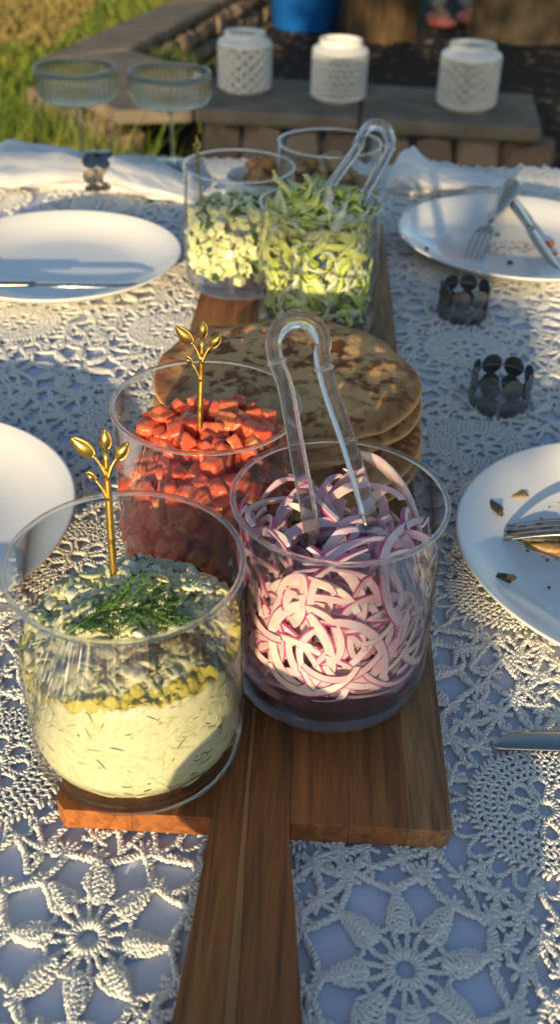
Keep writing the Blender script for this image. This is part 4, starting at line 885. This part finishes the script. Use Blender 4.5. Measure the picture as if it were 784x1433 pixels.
def knife(label, tip, end, roll=0):
    t = thing('table_knife', label, 'knife', (0, 0, 0), 0, 'table knives'); Lk = (Vector(tip) - Vector(end)).length; k = Lk / .21
    v, f = outline_slab([(y * k, a, b_) for y, a, b_ in ((0, .005, .005), (.004, .0085, .0085), (.02, .0092, .0092), (.06, .0075, .0075), (.095, .0058, .0058), (.102, .0050, .0050))], .0055); ob('handle', me('handle', v, f, M_STEEL), t)
    v, f = outline_slab([(y * k, a, b_) for y, a, b_ in ((.100, .0045, .0045), (.106, .0050, .0075), (.13, .0055, .0090), (.17, .0058, .0095), (.190, .0056, .0085), (.202, .0052, .0050), (.2075, .0045, .0010), (.21, .003, -.0015))], .0018); ob('blade', me('blade', v, f, M_STEEL), t)
    orient(t, tip, end, roll); return t
def fork(label, tip, end, roll=0):
    t = thing('table_fork', label, 'fork', (0, 0, 0), 0, 'table forks'); Lk = (Vector(tip) - Vector(end)).length; k = Lk / .20
    zf = lambda y: .010 * math.sin(min(1, max(0, (y / k - .10) / .10)) * math.pi) - .0
    hp = [(0, .005, .005), (.004, .0105, .0105), (.02, .0122, .0122), (.05, .0100, .0100), (.085, .0058, .0058), (.11, .0030, .0030), (.128, .0030, .0030)]
    v, f = outline_slab([(y * k, a, b_) for y, a, b_ in hp], .004, zf); ob('handle', me('handle', v, f, M_STEEL), t)
    v, f = outline_slab([(y * k, a, b_) for y, a, b_ in ((.127, .0032, .0032), (.135, .0065, .0065), (.143, .0105, .0105), (.152, .0122, .0122), (.157, .0124, .0124))], .0022, zf); ob('fork_head', me('fork_head', v, f, M_STEEL), t)
    for q in range(4):
        xo = -.0104 + q * .00693; P = np.array([(xo * (1 - .06 * s), (.1555 + .0445 * s) * k, zf((.1555 + .0445 * s) * k)) for s in np.linspace(0, 1, 9)]); v, f = tube(P, np.linspace(.0018, .0009, 9), 8); ob('tine', me('tine', v, f, M_STEEL), t)
    orient(t, tip, end, roll); return t
knife('knife lying across the plate in front of the rolled napkin', (-.158, .957, .0275), (-.365, .948, .0255))
fork('fork leaning on the far plate with its handle raised over the rim', (.219, 1.106, .010), (.303, 1.318, .040))
knife('knife lying on the far plate beside the raised fork', (.305, 1.048, .0235), (.292, 1.290, .026))
fork('fork resting among the dark scraps on the plate beside the onion jar', (.163, .560, .0135), (.385, .515, .032), .1)
fork('fork lying on the plate beside the tomato jar', (-.243, .604, .022), (-.44, .555, .030))
knife('knife lying on the lace with only its blade showing', (.1235, .3695, .007), (.33, .372, .008), 0)

# ------------------------------------------------------------------ food scraps
M_SCR = mat('charred_scrap', (.035, .03, .02), .5, var=(.10, .08, .04), vscale=300); M_CRU = mat('pale_crumb', (.50, .34, .14), .7, var=(.35, .18, .06), vscale=300); M_ORG = mat('orange_sauce', (.55, .14, .03), .3, var=(.35, .07, .02), vscale=200)
def scrap(label, pos, sz, m, seed, rz=0, p=2.2):
    v, f = lump(*sz, p, .3, 2, seed, 2.0); tag(ob('food_scrap', me('food_scrap', v, f, m), None, pos, (0, 0, rz)), label, 'food scrap', 'food scraps on the plates')
scrap('dark scrap lying nearest the rim above the fork tines', (.1590, .586, .0185), (.0040, .0105, .0030), M_SCR, 1, .5)
scrap('pale crumb touching the dark scrap near the rim', (.1545, .589, .0190), (.0035, .0030, .0014), M_CRU, 2, .3)
scrap('dark and white scrap alone near the front rim of the plate', (.1520, .504, .0175), (.0070, .0034, .0030), M_SCR, 3, .1)
scrap('pale shred stuck to the lone dark scrap', (.1563, .5038, .0185), (.0045, .0022, .0022), M_CRU, 4, .1)
scrap('long dark leaf scrap caught under the fork tines', (.186, .560, .0115), (.022, .0065, .0042), M_SCR, 5, -.18)
scrap('brownish crust piece under the fork', (.196, .549, .0100), (.014, .0060, .0032), M_CRU, 6, -.2)
scrap('thin brown smear beyond the fork tines', (.1790, .607, .0165), (.010, .006, .0006), M_CRU, 7, .3)
scrap('tiny dark crumb on the plate beside the onion jar', (.185, .505, .0097), (.0012, .0010, .0008), M_SCR, 8)
scrap('orange bit of food at the edge of the far plate', (.318, 1.160, .0115), (.012, .005, .003), M_ORG, 9, .4)
scrap('second orange bit lying closer on the far plate', (.314, 1.130, .0110), (.010, .005, .0025), M_ORG, 10, -.3)
scrap('round dark crumb between fork and knife on the far plate', (.262, 1.098, .0105), (.0035, .003, .002), M_SCR, 11)
scrap('dark speck on the rim of the far plate', (.1645, 1.115, .0175), (.003, .0022, .0015), M_SCR, 12)
scrap('dark speck beside the fork neck on the far plate', (.262, 1.190, .0100), (.003, .0025, .0016), M_SCR, 13)
scrap('tiny brown crumb on the lace beside the plate', (.1238, .520, .0042), (.0016, .0013, .001), M_SCR, 14)

for i, (x, y) in enumerate(((.205, .600), (.213, .606), (.196, .585), (.208, .528), (.190, .535), (.215, .575), (.178, .545), (.200, .615))):
    scrap('tiny crumb scattered around the fork on the plate beside the onion jar', (x, y, .0096), (random.uniform(.0008, .002), .0010, .0006), random.choice([M_SCR, M_CRU]), 40 + i, i)
for i, (x, y, rz, a_, b_) in enumerate(((.176, .567, .5, .0075, .003), (.199, .569, -.6, .010, .0035), (.212, .558, .2, .009, .004))):
    scrap('dark limp leaf scrap lying between the fork tines and the plate centre', (x, y, .0115), (a_, b_, .0016), M_SCR, 70 + i, rz)
M_SMEAR = mat('oily_smear', (.45, .30, .10), .25, var=(.30, .16, .05), vscale=120); t_ = M_SMEAR.node_tree; tc = t_.nodes.new('ShaderNodeTexCoord'); nz_ = t_.nodes.new('ShaderNodeTexNoise'); nz_.inputs['Scale'].default_value = 130; nz_.inputs['Detail'].default_value = 6
mr = t_.nodes.new('ShaderNodeMapRange'); mr.inputs[1].default_value = .46; mr.inputs[2].default_value = .72; mr.inputs[4].default_value = .55; t_.links.new(tc.outputs['Object'], nz_.inputs[0]); t_.links.new(nz_.outputs[0], mr.inputs[0]); t_.links.new(mr.outputs[0], t_.nodes['Principled BSDF'].inputs['Alpha'])
for (lb, x, y, z, a_, b_, rz) in (('oily brown smear around the fork on the plate beside the onion jar', .205, .556, .0088, .034, .020, .1), ('faint oily smear towards the middle of the plate beside the onion jar', .235, .600, .0088, .030, .016, .8), ('faint oily smear on the far plate between knife and orange bits', .270, 1.150, .0088, .036, .022, .5)):
    v, f = lathe([(.0005, 0), (.7, 0), (1, -.2), (1, -.5), (.0005, -.5)], 32); tag(ob('sauce_smear', me('sauce_smear', np.array(v) * [a_, b_, .0003], f, M_SMEAR), None, (x, y, z), (0, 0, rz)), lb, 'smear', 'oily smears on the plates')
scrap('flat oily brown crust under the fork tines', (.193, .552, .0092), (.020, .010, .0008), M_CRU, 60, -.3)
# ------------------------------------------------------------------ napkin rings and napkins
def ring(label, loc, r, rows, nd, pitch, dr, rot=(0, 0, 0)):
    t = thing('napkin_ring', label, 'napkin ring', loc, 0, 'napkin rings of metal discs'); t.rotation_euler = rot
    a = np.linspace(0, 2 * np.pi, 20, endpoint=False); V = [(0, -.0009, 0)] + [(dr * math.cos(x), -.0002, dr * math.sin(x)) for x in a] + [(dr * .97 * math.cos(x), .0006, dr * .97 * math.sin(x)) for x in a]
    F = [[0, 1 + (k + 1) % 20, 1 + k] for k in range(20)] + [[1 + k, 1 + (k + 1) % 20, 21 + (k + 1) % 20, 21 + k] for k in range(20)] + [[21 + k for k in range(20)][::-1]]
    F = [q[::-1] for q in F]; dm = me('disc', V, F, M_PEWTER, False); 
    for j in range(rows):
        for k in range(nd):
            x = 2 * math.pi * (k + .0 * j) / nd; ob('disc', dm, t, (r * math.cos(x), r * math.sin(x), dr + j * pitch), (random.gauss(0, .05), 0, x + math.pi / 2), None)
    for j in range(rows):
        v, f = tube([((r - .0009) * math.cos(x), (r - .0009) * math.sin(x), dr + j * pitch) for x in np.linspace(0, 2 * np.pi, 40, endpoint=False)], .0006, 5, True); ob('wire', me('wire', v, f, M_PEWTER), t)
ring('metal disc napkin ring standing on the lace nearer the scraps plate', (.194, .768, .003), .0258, 2, 8, .0182, .0098, (0, 0, .2))
ring('metal disc napkin ring standing on the lace in front of the fork plate', (.187, .958, .003), .0255, 2, 8, .0180, .0097, (0, 0, .5))
ring('metal disc napkin ring around the rolled napkin', (-.284, 1.345, .026), .0262, 2, 8, .0180, .0104, (0, R_(90), .08))
def napkin(name, label, path, wd, ht, pinch, seed, folds=5):
    P = spline(path, 110); n = len(P); m_ = 72; V = []; T = np.gradient(P, axis=0); T /= np.linalg.norm(T, axis=1)[:, None]
    for i in range(n):
        s = i / (n - 1); w_ = np.interp(s, *zip(*wd)); h_ = np.interp(s, *zip(*ht)); S = np.array([-T[i, 1], T[i, 0], 0]); pf = np.interp(s, *zip(*pinch))
        for k in range(m_):
            a = 2 * math.pi * k / m_; c_, s_ = math.cos(a), math.sin(a); fo = 1 + .10 * math.sin(a * folds + 3 * s + seed) * pf + .15 * mnoise.noise((c_ * 1.5, s_ * 1.5 + seed, s * 5)) + .10 * mnoise.noise((c_ * 4, s_ * 4, s * 14 + seed)) + .05 * mnoise.noise((c_ * 9, s_ * 9, s * 22 + seed))
            p = P[i] + S * w_ * c_ * fo; z = P[i, 2] + h_ * (.5 + .5 * math.copysign(abs(s_) ** .8, s_) * fo); V.append((p[0], p[1], max(z, .0028 + .0004 * c_)))
    F = [[i * m_ + k, i * m_ + (k + 1) % m_, (i + 1) * m_ + (k + 1) % m_, (i + 1) * m_ + k] for i in range(n - 1) for k in range(m_)] + [list(range(m_))[::-1], [(n - 1) * m_ + k for k in range(m_)]]
    F = [q[::-1] for q in F]; o = ob(name, me(name, V, F, M_NAPKIN)); tag(o, label, 'napkin', 'white cloth napkins'); s = o.modifiers.new('sub', 'SUBSURF'); s.levels = 1; s.render_levels = 1
napkin('napkin', 'white rolled napkin pulled through a metal disc ring beside the coupe glasses', [(-.445, 1.345, .002), (-.36, 1.352, .003), (-.268, 1.345, .005), (-.20, 1.335, .003), (-.125, 1.315, .002)],
       [(0, .035), (.15, .055), (.38, .032), (.46, .019), (.54, .019), (.62, .028), (.8, .046), (1, .030)], [(0, .030), (.15, .052), (.38, .047), (.47, .037), (.53, .037), (.6, .044), (.8, .034), (1, .012)], [(0, .6), (.5, 1.6), (1, .6)], 3)
napkin('napkin', 'crumpled white napkin lying beyond the plate with the leaning fork', [(.135, 1.385, .002), (.17, 1.380, .003), (.22, 1.378, .002), (.27, 1.392, .001), (.325, 1.405, .001)],
       [(0, .012), (.1, .040), (.25, .050), (.45, .034), (.7, .036), (1, .024)], [(0, .012), (.12, .050), (.24, .058), (.42, .032), (.7, .026), (1, .008)], [(0, 1), (1, 1.4)], 8, 4)

# ------------------------------------------------------------------ ribbed coupe glasses
def make_coupe():
    t = thing('coupe_glass', '', 'glass')
    na, prof = 440, [(.0035, .0755), (.020, .0790), (.040, .0830), (.0520, .0880), (.0565, .0950), (.0578, .105), (.0580, .118), (.0578, .1290)]
    def surf(off, rib, nm=0):
        V = []
        for (r, z) in prof:
            for k in range(na):
                a = 2 * math.pi * k / na; rr = r + off * min(1, r / .05) + (rib * .0017 * abs(math.cos(a * 22)) if z > .084 and z < .128 else 0); V.append((rr * math.cos(a), rr * math.sin(a), z + (-off * .7 if r < .05 else 0)))
        return V
    V = surf(0, 1) + surf(-.0017, 0); n = len(prof); F = []
    for i in range(n - 1):
        for k in range(na):
            k2 = (k + 1) % na; F.append([i * na + k, i * na + k2, (i + 1) * na + k2, (i + 1) * na + k]); q = n * na; F.append([q + i * na + k2, q + i * na + k, q + (i + 1) * na + k, q + (i + 1) * na + k2])
    F += [[(n - 1) * na + k, (n - 1) * na + (k + 1) % na, (2 * n - 1) * na + (k + 1) % na, (2 * n - 1) * na + k] for k in range(na)]
    ob('bowl', me('bowl', V, F, M_COUPE, True), t)
    v, f = tube([(.0573 * math.cos(x), .0573 * math.sin(x), .1292) for x in np.linspace(0, 2 * np.pi, 96, endpoint=False)], .0011, 8, True); ob('rim', me('rim', v, f, M_GLASS), t)
    v, f = lathe([(.0042, .0018), (.0034, .015), (.0032, .045), (.0038, .066), (.0060, .0745), (.0058, .0752)], 24); ob('stem', me('stem', v, f, M_GLASS), t)
    v, f = lathe([(.0005, 0), (.033, 0), (.0335, .0008), (.030, .0018), (.012, .0026), (.0005, .0042)], 64); ob('foot', me('foot', v, f, M_GLASS), t)
    return t
c1 = make_coupe(); c1.location = (-.3125, 1.478, .003); tag(c1, 'ribbed glass coupe behind the ring of the rolled napkin', 'glass', 'ribbed coupe glasses')
c2 = copy_tree(c1); c2.location = (-.1765, 1.470, .003); c2.rotation_euler.z = .4; tag(c2, 'ribbed glass coupe at the end of the napkin, nearer the cucumber jar', 'glass', 'ribbed coupe glasses')

# ------------------------------------------------------------------ unseen things added behind the camera to throw shade: bowl, rolls, leafy frame
KX, KZ = math.tan(SUN_AZ), math.tan(SUN_EL) / math.cos(SUN_AZ)
t = thing('salad_bowl', 'turned wooden bowl of bread rolls standing at the end of the board handle', 'bowl', (-.014, -.03, .003))  # added out of view for the low shade on board and jars
v, f = lathe([(.0005, .0), (.050, 0), (.054, .004), (.082, .035), (.088, .068), (.084, .070), (.078, .038), (.045, .010), (.0005, .009)], 64); ob('bowl_wall', me('bowl_wall', v, f, W2), t)
for q, (x, y, z, sz) in enumerate(((-.074, -.03, .092, .044), (-.010, -.05, .075, .040), (.030, -.01, .062, .034), (-.03, .015, .06, .036))):
    v, f = lump(sz, sz * .9, sz * .85, 2.1, .08, 3, q + 200); tag(ob('bread_roll', me('bread_roll', v, f, mat('roll_crust', (.42, .21, .07), .6, var=(.28, .12, .04), vscale=40)), None, (x, y, z)), ['largest bread roll heaped at the edge of the wooden bowl', 'bread roll in the middle of the wooden bowl', 'smallest bread roll in the wooden bowl', 'bread roll nearest the board handle in the wooden bowl'][q], 'bread roll', 'bread rolls in the wooden bowl')  # rolls invented to round off the shade edge on the jars
PY = -4.5
M_SHADE_FRAME = mat('pergola_timber', (.22, .14, .08), .8, bump=.4, bscale=60)
pg = thing('pergola', 'timber pergola with climbing vine behind the near end of the table', 'pergola', (0, PY, GROUND))  # invented frame, its parts shaped to shade table and lanterns
def pbox(nm, x0, x1, z0, z1, d=.06):
    v, f = box(x0, x1, -d, d, z0 - GROUND, z1 - GROUND); ob(nm, me(nm, v, f, M_SHADE_FRAME, False), pg)
hb = -PY * KZ; xb = -PY * -KX
pbox('post', -.02 + xb, .028 + xb, GROUND, .14 + hb, .04); pbox('upper_post', -.026 + xb, .015 + xb, .141 + hb, .268 + hb, .05); pbox('post_box', -.024 + xb, .073 + xb, .143 + hb, .182 + hb, .08)  # widths stepped to match the shade strip along the table
pbox('post', -.92 + xb, -.72 + xb, GROUND, .268 + hb, .05)
pbox('beam', -1.05 + xb, 1.9 + xb, .27 + hb, .405 + hb)
pbox('post', 1.7 + xb, 1.82 + xb, GROUND, .268 + hb)
mb = MB(); rg = random.Random(2)
for i in range(2600):
    X0 = rg.uniform(-1.05, 1.7); h0 = rg.uniform(.46, 1.15) if X0 > -.75 else rg.uniform(.40, .85)
    if mnoise.noise((X0 * 3.2, h0 * 4.0, 1.7)) > .28 - (.9 if h0 > 1.05 else 0): continue
    if -.56 < X0 < -.36 and h0 < .50: continue
    d = Vector((rg.gauss(0, 1), rg.gauss(0, .6), rg.gauss(0, 1))).normalized(); s = d.orthogonal().normalized(); c = Vector((X0 + xb, rg.gauss(0, .12), h0 + hb - GROUND))
    mb.add([c, c + d * .05 + s * .035, c + d * .11, c + d * .05 - s * .035], [[0, 1, 2, 3]])
o = ob('vine_leaves', mb.mesh('vine_leaves', M_LEAF, False), pg); o['kind'] = 'stuff'  # leaf screen added to shade and dapple the ground beyond the lanterns
